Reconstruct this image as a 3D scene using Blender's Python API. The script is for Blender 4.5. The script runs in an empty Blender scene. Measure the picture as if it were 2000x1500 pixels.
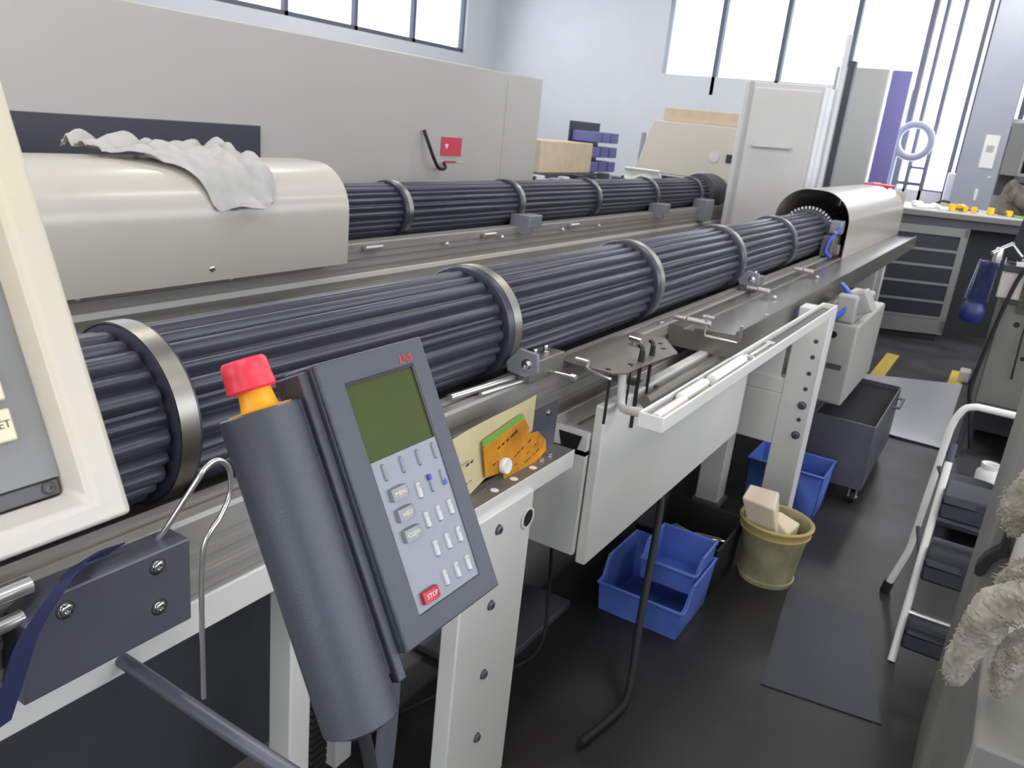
import bpy, bmesh, math, random
from mathutils import Vector, Matrix, noise
random.seed(7)
S = bpy.context.scene
COL = S.collection
# ------------------------------------------------------------------ camera, world, lights, exposure
cd = bpy.data.cameras.new('camera'); cam = bpy.data.objects.new('camera', cd); COL.objects.link(cam)
R_ = ((0.52830346, -0.21360258, 0.82174777), (-0.84330167, -0.24449336, 0.47860766), (0.09868004, -0.94583135, -0.30929809))
cam.matrix_world = Matrix(((R_[0][0], -R_[0][1], -R_[0][2], 0.0), (R_[1][0], -R_[1][1], -R_[1][2], 0.0), (R_[2][0], -R_[2][1], -R_[2][2], 1.6), (0, 0, 0, 1)))
cd.sensor_width = 36; cd.lens = 1585 / 2000 * 36; cd.clip_start = 0.02; cd.clip_end = 100
cd.dof.use_dof = True; cd.dof.focus_distance = 1.05; cd.dof.aperture_fstop = 14
S.camera = cam
wd = bpy.data.worlds.new('world'); S.world = wd; wd.use_nodes = True
bg = wd.node_tree.nodes['Background']; bg.inputs[0].default_value = (0.80, 0.88, 1.0, 1); bg.inputs[1].default_value = 3.2
S.view_settings.view_transform = 'Standard'; S.view_settings.look = 'None'; S.view_settings.gamma = 1
S.view_settings.exposure = -0.1
def area(name, loc, size, power, color, rot=(0, 0, 0), sy=None):
    l = bpy.data.lights.new(name, 'AREA'); l.energy = power; l.color = color; l.size = size
    if sy: l.shape = 'RECTANGLE'; l.size_y = sy
    o = bpy.data.objects.new(name, l); COL.objects.link(o); o.location = loc; o.rotation_euler = rot
    return o
LAMPS = [(-1.2, 0.4), (1.6, 2.6), (4.4, 0.4), (4.4, 3.6), (7.6, 2.2), (-1.2, 3.6), (1.6, -2.0), (10.4, 0.6), (8.0, 5.8), (7.4, -1.6)]
LPOW = [24, 27, 20, 22, 28, 24, 22, 44, 30, 20]
for i, (x, y) in enumerate(LAMPS):
    area('ceiling_lamp_light', (x, y, 4.02), 1.5, LPOW[i], (1.0, 0.965, 0.91), sy=0.34)
area('added_side_fill', (4.0, -3.42, 2.35), 11.0, 135, (0.95, 0.97, 1.0), (math.radians(84), 0, 0), sy=1.5)  # cool side fill, added; stands at an unseen right-wall window
area('added_rear_fill', (-2.85, 0.6, 2.0), 3.6, 58, (0.97, 0.98, 1.0), (math.radians(90), 0, math.radians(-90)), sy=1.6)  # fill light added behind the camera to brighten faces turned that way
# daylight through the window wall and the high windows of the left wall
area('window_daylight', (11.85, 1.4, 1.9), 1.6, 60, (0.86, 0.93, 1.0), (0, math.radians(-90), 0), sy=1.5).rotation_euler = (0, math.radians(90), 0)
area('clerestory_daylight', (5.0, 7.75, 3.1), 12.0, 150, (0.9, 0.95, 1.0), (math.radians(-75), 0, 0), sy=0.9)
# ------------------------------------------------------------------ helpers
def lin(r, g, b):
    f = lambda c: (c / 255 / 12.92) if c / 255 <= 0.04045 else ((c / 255 + 0.055) / 1.055) ** 2.4
    return (f(r), f(g), f(b), 1)
MATS = {}
def mat(name, rgb, rough=0.5, metal=0.0, var=0.0, scale=8.0, bump=0.0, bscale=200.0, coat=0.0, emit=None, stretch=None, spec=None, dark=None):
    m = bpy.data.materials.new(name); m.use_nodes = True; nt = m.node_tree; b = nt.nodes['Principled BSDF']
    c = lin(*rgb); b.inputs['Base Color'].default_value = c
    b.inputs['Roughness'].default_value = rough; b.inputs['Metallic'].default_value = metal
    if coat: b.inputs['Coat Weight'].default_value = coat; b.inputs['Coat Roughness'].default_value = 0.15
    if spec is not None: b.inputs['Specular IOR Level'].default_value = spec
    tc = nt.nodes.new('ShaderNodeTexCoord'); src = tc.outputs['Object']
    if stretch:
        mp = nt.nodes.new('ShaderNodeMapping'); mp.inputs['Scale'].default_value = stretch; nt.links.new(src, mp.inputs[0]); src = mp.outputs[0]
    if var:
        n = nt.nodes.new('ShaderNodeTexNoise'); n.inputs['Scale'].default_value = scale; n.inputs['Detail'].default_value = 5
        r = nt.nodes.new('ShaderNodeValToRGB'); nt.links.new(src, n.inputs['Vector']); nt.links.new(n.outputs[0], r.inputs[0])
        d = dark and lin(*dark) or tuple(v * (1 - var) for v in c[:3]) + (1,)
        r.color_ramp.elements[0].position = 0.3; r.color_ramp.elements[0].color = d
        r.color_ramp.elements[1].position = 0.65; r.color_ramp.elements[1].color = tuple(min(1, v * (1 + var * .4)) for v in c[:3]) + (1,)
        nt.links.new(r.outputs[0], b.inputs['Base Color'])
    if bump:
        n2 = nt.nodes.new('ShaderNodeTexNoise'); n2.inputs['Scale'].default_value = bscale; n2.inputs['Detail'].default_value = 3
        bp = nt.nodes.new('ShaderNodeBump'); bp.inputs['Strength'].default_value = bump; bp.inputs['Distance'].default_value = 0.002
        nt.links.new(src, n2.inputs['Vector']); nt.links.new(n2.outputs[0], bp.inputs['Height']); nt.links.new(bp.outputs[0], b.inputs['Normal'])
    if emit: b.inputs['Emission Color'].default_value = lin(*emit[0]); b.inputs['Emission Strength'].default_value = emit[1]
    MATS[name] = m; return m
M_ = MATS
mat('guide_plastic', (54, 56, 67), 0.36, var=0.10, scale=5, spec=0.5)
mat('collar_plastic', (46, 48, 58), 0.45)
mat('band_steel', (150, 146, 136), 0.34, 1.0, bump=0.15, bscale=60, stretch=(60, 2, 2))
mat('aluminium', (162, 158, 150), 0.40, 0.25, var=0.12, scale=3, stretch=(0.6, 4, 4))
mat('dull_aluminium', (122, 119, 110), 0.45, 0.45, var=0.14, scale=4, stretch=(0.5, 4, 4))
mat('dark_channel', (58, 57, 56), 0.6, 0.3)
mat('machine_white', (214, 211, 204), 0.42, var=0.05, scale=3, bump=0.06, bscale=300)
mat('hood_cream', (188, 181, 169), 0.30, var=0.05, scale=2.2, bump=0.03, bscale=350, coat=0.3)
mat('cream_paint', (198, 191, 180), 0.38, var=0.05, scale=6, bump=0.55, bscale=55, dark=(206, 192, 160))
mat('console_grey', (128, 127, 124), 0.5, var=0.10, scale=9, bump=0.2, bscale=500)
mat('console_strip', (82, 80, 78), 0.45, 0.4)
mat('button_cream', (226, 212, 178), 0.35)
mat('black', (26, 25, 26), 0.5)
mat('black_void', (14, 14, 15), 0.9)
mat('rubber', (22, 22, 24), 0.7)
mat('ink', (40, 34, 28), 0.8)
mat('chrome', (205, 203, 200), 0.16, 1.0)
mat('bright_steel', (206, 203, 197), 0.28, 0.85)
mat('gunmetal', (104, 106, 116), 0.42, 0.5, var=0.12, scale=4)
mat('pendant_grey', (66, 68, 77), 0.30, bump=0.25, bscale=900)
mat('keypad_silver', (134, 137, 143), 0.42, 0.25, bump=0.1, bscale=900)
mat('key_white', (190, 190, 188), 0.35)
mat('key_grey', (134, 135, 139), 0.35)
mat('key_red', (176, 30, 44), 0.35)
mat('key_blue', (52, 74, 170), 0.4)
mat('legend_cream', (232, 218, 190), 0.6)
mat('legend_tan', (196, 160, 120), 0.6)
mat('logo_red', (226, 40, 52), 0.45)
mat('lcd_green', (64, 74, 22), 0.5, spec=0.25, var=0.08, scale=10)
mat('estop_red', (232, 58, 74), 0.38)
mat('estop_yellow', (246, 172, 6), 0.4)
mat('blue_plastic', (84, 112, 190), 0.42, var=0.12, scale=7)
mat('blue_hose', (48, 80, 190), 0.35)
mat('navy_strap', (30, 36, 74), 0.75, bump=0.3, bscale=300)
mat('orange_paper', (214, 142, 8), 0.7, var=0.22, scale=14, dark=(168, 104, 10))
mat('green_plastic', (122, 168, 72), 0.5)
mat('tan_paper', (206, 190, 144), 0.75, var=0.08, scale=10)
mat('plastic_white', (232, 230, 224), 0.35)
mat('rag_cloth', (152, 147, 134), 0.95, var=0.25, scale=30, bump=0.9, bscale=90, dark=(118, 110, 94))
mat('grey_cloth', (178, 175, 170), 0.9, var=0.12, scale=18, bump=0.5, bscale=60)
mat('bucket_plastic', (176, 170, 132), 0.4, var=0.16, scale=9, dark=(138, 134, 98))
mat('bucket_rim', (178, 156, 98), 0.4)
mat('paper_cream', (222, 206, 178), 0.8, var=0.06, scale=12)
mat('wood_scrap', (120, 112, 94), 0.7, 0.3, var=0.2, scale=20)
mat('bin_steel', (104, 104, 110), 0.45, 0.6, var=0.25, scale=4)
mat('dark_tread', (46, 48, 58), 0.5, bump=0.3, bscale=300)
mat('right_machine_grey', (116, 114, 107), 0.5, var=0.1, scale=5)
mat('dark_visor', (48, 50, 60), 0.4)
mat('steel_mesh', (92, 90, 84), 0.5, 0.6, var=0.35, scale=60)
mat('coil_blue', (38, 46, 84), 0.25, coat=0.4)
mat('canister_blue', (34, 44, 100), 0.4)
mat('polished_ledge', (140, 137, 128), 0.26, 0.6, var=0.1, scale=4, stretch=(0.5, 4, 4))
mat('rack_grey', (128, 127, 122), 0.5, 0.3)
mat('rack_drawer', (32, 33, 40), 0.5)
mat('bench_top', (214, 213, 214), 0.3, var=0.06, scale=6)
mat('bench_side', (110, 108, 102), 0.5)
mat('yellow_plastic', (246, 190, 10), 0.4)
mat('wall_paint', (226, 227, 230), 0.7, var=0.03, scale=1.5)
mat('ceiling_paint', (232, 233, 236), 0.8)
mat('housing_grey', (158, 155, 147), 0.5)
mat('panel_grey', (176, 176, 174), 0.6)
mat('enclosure_paint', (176, 172, 165), 0.45, var=0.03, scale=2)
mat('cabinet_grey', (205, 202, 198), 0.42, var=0.03, scale=2)
mat('violet', (124, 120, 178), 0.6)
mat('window_frame', (104, 106, 118), 0.45, 0.3)
mat('column_paint', (160, 164, 174), 0.6, var=0.04, scale=3)
mat('dark_grey', (70, 70, 74), 0.55)
mat('cardboard', (206, 186, 160), 0.8, var=0.08, scale=9)
mat('blue_bin', (104, 106, 160), 0.5)
mat('dirty_cast', (120, 114, 104), 0.7, var=0.3, scale=9, dark=(72, 66, 58), bump=0.5, bscale=30)
mat('yellow_line', (232, 196, 84), 0.5, var=0.06, scale=6)
mat('sticker_red', (196, 62, 78), 0.5)
mat('beige_panel', (206, 198, 184), 0.5)
mat('aisle_mat', (168, 172, 184), 0.28, var=0.05, scale=4)
def glass_mat():
    m = bpy.data.materials.new('window_glass'); m.use_nodes = True; nt = m.node_tree; b = nt.nodes['Principled BSDF']
    b.inputs['Base Color'].default_value = (0.95, 0.97, 1, 1); b.inputs['Roughness'].default_value = 0.05; b.inputs['Transmission Weight'].default_value = 1; b.inputs['IOR'].default_value = 1.01
    MATS['window_glass'] = m
glass_mat()
def lamp_mat():
    m = bpy.data.materials.new('lamp_diffuser'); m.use_nodes = True; b = m.node_tree.nodes['Principled BSDF']
    b.inputs['Emission Color'].default_value = (1, 0.97, 0.92, 1); b.inputs['Emission Strength'].default_value = 6; MATS['lamp_diffuser'] = m
lamp_mat()
def floor_mat():
    m = bpy.data.materials.new('floor_epoxy'); m.use_nodes = True; nt = m.node_tree; b = nt.nodes['Principled BSDF']; N = nt.nodes.new; L = nt.links.new
    tc = N('ShaderNodeTexCoord'); n1 = N('ShaderNodeTexNoise'); n1.inputs['Scale'].default_value = 2.2; n1.inputs['Detail'].default_value = 6
    L(tc.outputs['Object'], n1.inputs['Vector'])
    r = N('ShaderNodeValToRGB'); L(n1.outputs[0], r.inputs[0])
    r.color_ramp.elements[0].position = 0.35; r.color_ramp.elements[0].color = lin(54, 52, 50); r.color_ramp.elements[1].position = 0.62; r.color_ramp.elements[1].color = lin(80, 79, 82)
    # oil stains plus shade under the near machine painted dark, with a noisy outline
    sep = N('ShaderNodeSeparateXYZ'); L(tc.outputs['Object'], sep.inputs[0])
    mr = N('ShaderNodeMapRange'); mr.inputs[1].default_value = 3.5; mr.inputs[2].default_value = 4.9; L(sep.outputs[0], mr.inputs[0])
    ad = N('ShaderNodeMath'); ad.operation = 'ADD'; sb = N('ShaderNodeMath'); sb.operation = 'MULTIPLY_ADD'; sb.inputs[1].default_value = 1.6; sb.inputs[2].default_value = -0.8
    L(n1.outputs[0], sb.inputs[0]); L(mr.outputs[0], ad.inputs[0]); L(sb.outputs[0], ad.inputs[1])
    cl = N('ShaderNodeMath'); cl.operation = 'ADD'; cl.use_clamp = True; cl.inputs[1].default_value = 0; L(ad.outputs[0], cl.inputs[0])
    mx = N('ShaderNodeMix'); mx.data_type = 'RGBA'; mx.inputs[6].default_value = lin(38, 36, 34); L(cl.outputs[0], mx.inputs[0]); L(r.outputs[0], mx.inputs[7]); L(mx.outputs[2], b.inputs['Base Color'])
    b.inputs['Roughness'].default_value = 0.42; b.inputs['Specular IOR Level'].default_value = 0.35
    bp = N('ShaderNodeBump'); bp.inputs['Strength'].default_value = 0.15; bp.inputs['Distance'].default_value = 0.003; L(n1.outputs[0], bp.inputs['Height']); L(bp.outputs[0], b.inputs['Normal'])
    MATS['floor_epoxy'] = m
floor_mat()

def V(*a): return Vector(a)
class G:
    """collects shapes in world coordinates; build() links them as one mesh object"""
    def __init__(s): s.v = []; s.f = []
    def add(s, vs, fs):
        o = len(s.v); s.v += [tuple(v) for v in vs]; s.f += [tuple(i + o for i in f) for f in fs]; return s
    def bx(s, x0, x1, y0, y1, z0, z1, fr=None):
        vs = [Vector((x, y, z)) for x in (x0, x1) for y in (y0, y1) for z in (z0, z1)]
        if fr: vs = [fr(v) for v in vs]
        return s.add(vs, [(0, 1, 3, 2), (4, 6, 7, 5), (0, 4, 5, 1), (2, 3, 7, 6), (0, 2, 6, 4), (1, 5, 7, 3)])
    def prism(s, pts, a, b, fr):
        """polygon pts (p,q) extruded from a to b; fr(p,q,t)->world"""
        n = len(pts); vs = [fr(p, q, a) for p, q in pts] + [fr(p, q, b) for p, q in pts]
        return s.add(vs, [tuple(range(n))[::-1], tuple(range(n, 2 * n))] + [(i, (i + 1) % n, n + (i + 1) % n, n + i) for i in range(n)])
    def cyl(s, p0, p1, r, n=16, r2=None, cap=True):
        return s.tube([p0, p1], [r, r if r2 is None else r2], n, cap)
    def tube(s, path, r, n=10, cap=True, closed=False):
        P = [Vector(p) for p in path]; m = len(P); rs = r if isinstance(r, (list, tuple)) else [r] * m
        up = None; vs = []
        for i, p in enumerate(P):
            if closed: t = (P[(i + 1) % m] - P[i - 1]).normalized()
            else: t = (P[min(i + 1, m - 1)] - P[max(i - 1, 0)]).normalized()
            if up is None: up = t.orthogonal().normalized()
            else: up = (up - t * up.dot(t)); up = up.normalized() if up.length > 1e-6 else t.orthogonal().normalized()
            w = t.cross(up)
            for k in range(n):
                a = 2 * math.pi * k / n; vs.append(p + (up * math.cos(a) + w * math.sin(a)) * rs[i])
        fs = []
        for i in range(m if closed else m - 1):
            j = (i + 1) % m
            for k in range(n): fs.append((i * n + k, i * n + (k + 1) % n, j * n + (k + 1) % n, j * n + k))
        if cap and not closed: fs += [tuple(range(n))[::-1], tuple(range((m - 1) * n, m * n))]
        return s.add(vs, fs)
    def lathe(s, prof, c, ax, n=28, ring=False):
        """prof [(r,h)] around axis ax through c"""
        ax = Vector(ax).normalized(); u = ax.orthogonal().normalized(); w = ax.cross(u); c = Vector(c); m = len(prof)
        vs = [c + ax * h + (u * math.cos(2 * math.pi * k / n) + w * math.sin(2 * math.pi * k / n)) * r for r, h in prof for k in range(n)]
        fs = [(i * n + k, i * n + (k + 1) % n, (i + 1) * n + (k + 1) % n, (i + 1) * n + k) for i in range(m - 1) for k in range(n)]
        if ring: fs += [((m - 1) * n + k, (m - 1) * n + (k + 1) % n, (k + 1) % n, k) for k in range(n)]; return s.add(vs, fs)
        if prof[0][0] > 1e-6: fs.append(tuple(range(n))[::-1])
        if prof[-1][0] > 1e-6: fs.append(tuple(range((m - 1) * n, m * n)))
        return s.add(vs, fs)
    def sheet(s, fn, nu, nv, th=0.0012):
        """fn(u,v)->(point) for a bent sheet with real thickness"""
        P = [[Vector(fn(i / nu, j / nv)) for j in range(nv + 1)] for i in range(nu + 1)]
        def nrm(i, j):
            a = P[min(i + 1, nu)][j] - P[max(i - 1, 0)][j]; b = P[i][min(j + 1, nv)] - P[i][max(j - 1, 0)]
            c = a.cross(b); return c.normalized() if c.length > 1e-12 else Vector((0, 0, 1))
        A = [P[i][j] + nrm(i, j) * th / 2 for i in range(nu + 1) for j in range(nv + 1)]; B = [P[i][j] - nrm(i, j) * th / 2 for i in range(nu + 1) for j in range(nv + 1)]
        k = len(A); q = lambda i, j: i * (nv + 1) + j; fs = []
        for i in range(nu):
            for j in range(nv):
                fs.append((q(i, j), q(i + 1, j), q(i + 1, j + 1), q(i, j + 1))); fs.append((k + q(i, j), k + q(i, j + 1), k + q(i + 1, j + 1), k + q(i + 1, j)))
        for i in range(nu):
            fs.append((q(i, 0), k + q(i, 0), k + q(i + 1, 0), q(i + 1, 0))); fs.append((q(i, nv), q(i + 1, nv), k + q(i + 1, nv), k + q(i, nv)))
        for j in range(nv):
            fs.append((q(0, j), q(0, j + 1), k + q(0, j + 1), k + q(0, j))); fs.append((q(nu, j), k + q(nu, j), k + q(nu, j + 1), q(nu, j + 1)))
        return s.add(A + B, fs)
    def text(s, body, size, fr, ext=0.0006, align='CENTER', shear=0.0, bend=None):
        """flat lettering; fr(x,y,h)->world"""
        cu = bpy.data.curves.new('t', 'FONT'); cu.body = body; cu.size = size; cu.align_x = align; cu.align_y = 'CENTER'; cu.shear = shear; cu.extrude = ext; cu.resolution_u = 3
        ob = bpy.data.objects.new('t', cu); COL.objects.link(ob); bpy.context.view_layer.update()
        me = ob.evaluated_get(bpy.context.evaluated_depsgraph_get()).to_mesh()
        s.add([fr(v.co.x, v.co.y, v.co.z) for v in me.vertices], [tuple(p.vertices) for p in me.polygons])
        ob.to_mesh_clear() if False else None
        bpy.data.objects.remove(ob, do_unlink=True); bpy.data.curves.remove(cu)
        return s
    def build(s, name, m, parent=None, bevel=0.0, seg=2, ang=38, loc=None, label=None):
        off = Vector((0, 0, 0)); q = parent
        while q is not None: off += q.location; q = q.parent
        if loc is not None: off = Vector(loc)
        me = bpy.data.meshes.new(name); me.from_pydata([tuple(Vector(v) - off) for v in s.v], [], s.f)
        bm = bmesh.new(); bm.from_mesh(me); bmesh.ops.remove_doubles(bm, verts=bm.verts, dist=1e-6); bmesh.ops.recalc_face_normals(bm, faces=bm.faces)
        for f in bm.faces: f.smooth = True
        for e in bm.edges: e.smooth = e.calc_face_angle(0) < math.radians(ang)
        bm.to_mesh(me); bm.free()
        me.materials.append(M_[m]); o = bpy.data.objects.new(name, me); COL.objects.link(o)
        if parent is not None: o.parent = parent
        elif loc is not None: o.location = loc
        if bevel:
            b = o.modifiers.new('bevel', 'BEVEL'); b.width = bevel; b.segments = seg; b.limit_method = 'ANGLE'; b.angle_limit = math.radians(40); b.harden_normals = False
        if label: o['label'] = label
        return o
def thing(name, label, cat, loc, group=None):
    o = bpy.data.objects.new(name, None); COL.objects.link(o); o.location = loc; o.empty_display_size = 0.05
    o['label'] = label; o['category'] = cat
    if group: o['group'] = group
    return o
def tag(o, label, cat, group=None, kind=None):
    o['label'] = label; o['category'] = cat
    if group: o['group'] = group
    if kind: o['kind'] = kind
    return o
def struct(o): o['kind'] = 'structure'; return o
def dup(root, loc, label=None):
    r = root.copy(); COL.objects.link(r); r.location = loc
    if label: r['label'] = label
    for ch in list(root.children):
        c = ch.copy(); COL.objects.link(c); c.parent = r
        for g in list(ch.children): d = g.copy(); COL.objects.link(d); d.parent = c
    return r
def bez(pts, n=8):
    """smooth path through points (Catmull-Rom)"""
    P = [Vector(p) for p in pts]; out = []
    for i in range(len(P) - 1):
        a = P[max(i - 1, 0)]; b = P[i]; c = P[i + 1]; d = P[min(i + 2, len(P) - 1)]
        for k in range(n):
            t = k / n; out.append(0.5 * ((2 * b) + (c - a) * t + (2 * a - 5 * b + 4 * c - d) * t * t + (-a + 3 * b - 3 * c + d) * t ** 3))
    return out + [P[-1]]
# ------------------------------------------------------------------ the room
X0, X1, Y0, Y1, ZC = -3.0, 12.0, -3.6, 8.0, 4.2
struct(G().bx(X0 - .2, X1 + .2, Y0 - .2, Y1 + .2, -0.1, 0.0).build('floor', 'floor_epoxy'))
struct(G().bx(X0 - .2, X1 + .2, Y0 - .2, Y1 + .2, ZC, ZC + .1).build('ceiling', 'ceiling_paint'))
g = G(); g.bx(X0 - .2, X0, Y0 - .2, -1.4, 0, ZC); g.bx(X0 - .2, X0, 2.6, Y1 + .2, 0, ZC); g.bx(X0 - .2, X0, -1.4, 2.6, 0, 1.1); g.bx(X0 - .2, X0, -1.4, 2.6, 2.9, ZC)
struct(g.build('wall_front', 'wall_paint'))
struct(G().bx(X0 - .1, X0 - .09, -1.4, 2.6, 1.1, 2.9).build('window_added_rear', 'window_glass'))  # unseen window, added to go with the rear fill
g = G(); g.bx(X0, X1 + .2, Y0 - .2, Y0, 0, 1.5); g.bx(X0, X1 + .2, Y0 - .2, Y0, 3.2, ZC); g.bx(X0, -1.6, Y0 - .2, Y0, 1.5, 3.2); g.bx(9.6, X1 + .2, Y0 - .2, Y0, 1.5, 3.2)
struct(g.build('wall_right', 'wall_paint'))
wr = struct(G().bx(-1.6, 9.6, Y0 - .1, Y0 - .09, 1.5, 3.2).build('window_added_right', 'window_glass'))  # unseen window, added to go with the cool side fill
g = G()
for x in [-1.6 + 1.4 * i for i in range(9)]: g.bx(x - .03, x + .03, Y0 - .13, Y0 - .05, 1.5, 3.2)
g.bx(-1.6, 9.6, Y0 - .13, Y0 - .05, 1.5, 1.56); g.bx(-1.6, 9.6, Y0 - .13, Y0 - .05, 3.14, 3.2); g.build('window_frame', 'window_frame', wr)
# left wall with a high ribbon window
g = G(); g.bx(X0, X1 + .2, Y1, Y1 + .2, 0, 2.5); g.bx(X0, X1 + .2, Y1, Y1 + .2, 3.7, ZC); g.bx(X0, -1.0, Y1, Y1 + .2, 2.5, 3.7); g.bx(11.2, X1 + .2, Y1, Y1 + .2, 2.5, 3.7)
struct(g.build('wall_left', 'wall_paint'))
wl = struct(G().bx(-1.0, 11.2, Y1 + .08, Y1 + .09, 2.5, 3.7).build('window_2', 'window_glass'))
g = G()
for x in [-1.0 + 1.22 * i for i in range(11)]: g.bx(x - .03, x + .03, Y1 + .05, Y1 + .12, 2.5, 3.7)
g.bx(-1, 11.2, Y1 + .05, Y1 + .12, 2.5, 2.56); g.bx(-1, 11.2, Y1 + .05, Y1 + .12, 3.64, 3.7); g.build('window_frame', 'window_frame', wl)
# back wall with the tall glazed bay (y 0.82..1.52) and a wide high window
g = G(); g.bx(X1, X1 + .2, 1.52, 5.0, 0, 2.45); g.bx(X1, X1 + .2, Y0, -0.9, 0, ZC); g.bx(X1, X1 + .2, 5.0, Y1, 0, ZC); g.bx(X1, X1 + .2, 1.52, 5.0, 3.6, ZC)
g.bx(X1, X1 + .2, -0.9, 1.52, 3.6, ZC); g.bx(X1, X1 + .2, 0.82, 1.52, 0, 0.95); g.bx(X1, X1 + .2, -0.9, 0.82, 0, 2.2)
struct(g.build('wall_back', 'wall_paint'))
wb = struct(G().bx(X1 + .1, X1 + .11, 0.82, 1.52, 0.95, 3.6).bx(X1 + .1, X1 + .11, -0.9, 0.82, 2.2, 3.6).bx(X1 + .1, X1 + .11, 1.52, 5.0, 2.45, 3.6).build('window_1', 'window_glass'))
g = G()
for y, w_ in ((1.52, .03), (1.385, .02), (1.19, .022), (0.915, .022), (0.82, .03)): g.bx(X1 - .02, X1 + .14, y - w_, y + w_, 0.95, 3.6)
for z0, z1, ya, yb in ((0.95, 1.0, .82, 1.52), (1.225, 1.26, .9, 1.2), (1.13, 1.16, .82, .92), (1.29, 1.33, 1.19, 1.5), (1.50, 1.53, 1.19, 1.4), (1.43, 1.45, .82, .92), (3.55, 3.6, -.9, 5.0)): g.bx(X1 - .01, X1 + .13, ya, yb, z0, z1)
for y in (-0.3, 0.3, 2.4, 3.3, 4.2): g.bx(X1, X1 + .12, y - .03, y + .03, 2.2, 3.6)
g.build('window_frame', 'window_frame', wb, 0.004)
G().bx(X1 - .02, X1 + .05, .83, 1.5, 1.0, 1.24).build('lower_panel', 'bench_top', wb)
struct(G().bx(X1 - .42, X1 - .001, .36, .80, 0, ZC).build('trim_1', 'column_paint', None, 0.004))           # square column beside the glazing
for i, (x, y) in enumerate(LAMPS):
    if i == 0:
        lp = thing('ceiling_light', '', 'ceiling light', (x, y, 4.2), 'long ceiling lights')
        G().bx(x - .78, x + .78, y - .2, y + .2, 4.1, 4.2).build('housing', 'plastic_white', lp, 0.01)
        G().bx(x - .75, x + .75, y - .17, y + .17, 4.085, 4.105).build('diffuser', 'lamp_diffuser', lp)
    else: dup(lp, (x, y, 4.2))
for o in [o for o in bpy.data.objects if o.name.startswith('ceiling_light') and o.type == 'EMPTY']: o['label'] = 'long white ceiling light fixed flat under the workshop ceiling'
# floor markings and mat
G().bx(5.24, 7.55, .59, .69, 0.0, 0.0022).build('a', 'yellow_line').name = 'floor_line'
tag(bpy.data.objects['floor_line'], 'yellow painted floor line ending beside the grey rack, left side of the aisle', 'floor line')
tag(G().bx(5.2, 7.42, .075, .168, 0.0, 0.0022).build('floor_line', 'yellow_line'), 'yellow painted floor line along the foot of the right-hand grey machine', 'floor line')
mt = bpy.data.materials.new('clear_mat'); mt.use_nodes = True; nt = mt.node_tree; b = nt.nodes['Principled BSDF']
b.inputs['Base Color'].default_value = lin(224, 227, 234); b.inputs['Roughness'].default_value = 0.3; b.inputs['Alpha'].default_value = 0.84; MATS['clear_mat'] = mt
g = G(); g.prism([(5.2, .80), (5.2, .06), (6.97, .065), (6.56, .80)], 0.0023, 0.006, lambda p, q, t: Vector((p, q, t)))
tag(g.build('floor_mat', 'clear_mat'), 'pale translucent floor mat lying over the yellow lines in the aisle', 'mat')
g = G(); g.tube(bez([(5.9, 0.9, .008), (5.35, .6, .008), (5.205, .4, .008), (5.18, .08, .008), (5.12, -.02, .008)]), 0.007, 8)
tag(g.build('floor_cable', 'rubber'), 'black cable crossing the aisle floor at the mat edge', 'cable')
g = G(); g.prism([(2.941, .405), (2.3, .33), (2.35, -.02), (2.938, .13)], 0.0, 0.004, lambda p, q, t: Vector((p, q, t)))
tag(g.build('rubber_mat', 'dark_tread'), 'dark bluish rubber mat on the floor in front of the yellowish bucket', 'mat')

# ------------------------------------------------------------------ bar feeders
def prof_r(th, R):
    """alternating wide and narrow flutes"""
    p = math.radians(30.0); t = ((th % p) / p)
    if t < 0.50:
        c = (t - 0.25) / 0.25; return R - 0.004 - 0.018 * min(1, abs(c)) ** 2.6
    c = (t - 0.77) / 0.18
    return R - 0.006 - 0.016 * min(1, abs(c)) ** 2.2
def guide_segment(xa, xb, yc, zc, R=0.143, n=288, cw=0.024):
    g = G(); rows = []
    def ring(x, fn):
        rows.append([Vector((x, yc + fn(2 * math.pi * k / n + math.radians(9)) * math.cos(2 * math.pi * k / n), zc + fn(2 * math.pi * k / n + math.radians(9)) * math.sin(2 * math.pi * k / n))) for k in range(n)])
    sm = lambda th: R - 0.022
    col = lambda th: R + 0.0055
    fl = lambda th: prof_r(th, R)
    mid = lambda th: R - 0.022 + (prof_r(th, R) - R + 0.022) * 0.8
    ring(xa, col); ring(xa + .019, col); ring(xa + .020, sm); ring(xa + .022, sm); ring(xa + .023, mid); ring(xa + .028, fl)
    ring(xb - cw - .022, fl); ring(xb - cw - .016, mid); ring(xb - cw - .014, sm); ring(xb - cw - .008, sm); ring(xb - cw - .006, lambda th: R + .002); ring(xb - cw, col); ring(xb, col)
    m = len(rows); vs = [v for r in rows for v in r]; fs = [(i * n + k, i * n + (k + 1) % n, (i + 1) * n + (k + 1) % n, (i + 1) * n + k) for i in range(m - 1) for k in range(n)]
    fs += [tuple(range(n))[::-1], tuple(range((m - 1) * n, m * n))]
    return g.add(vs, fs)
def hood_profile(yc, zt, hw, zb, n=10, r=0.2):
    pts = [(yc - hw, zb), (yc - hw, zt - r)]
    for k in range(1, n + 1): a = math.pi - k / n * math.pi / 2; pts.append((yc - hw + r + r * math.cos(a), zt - r + r * math.sin(a)))
    for k in range(0, n + 1): a = math.pi / 2 - k / n * math.pi / 2; pts.append((yc + hw - r + r * math.cos(a), zt - r + r * math.sin(a)))
    pts.append((yc + hw, zb)); return pts
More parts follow.
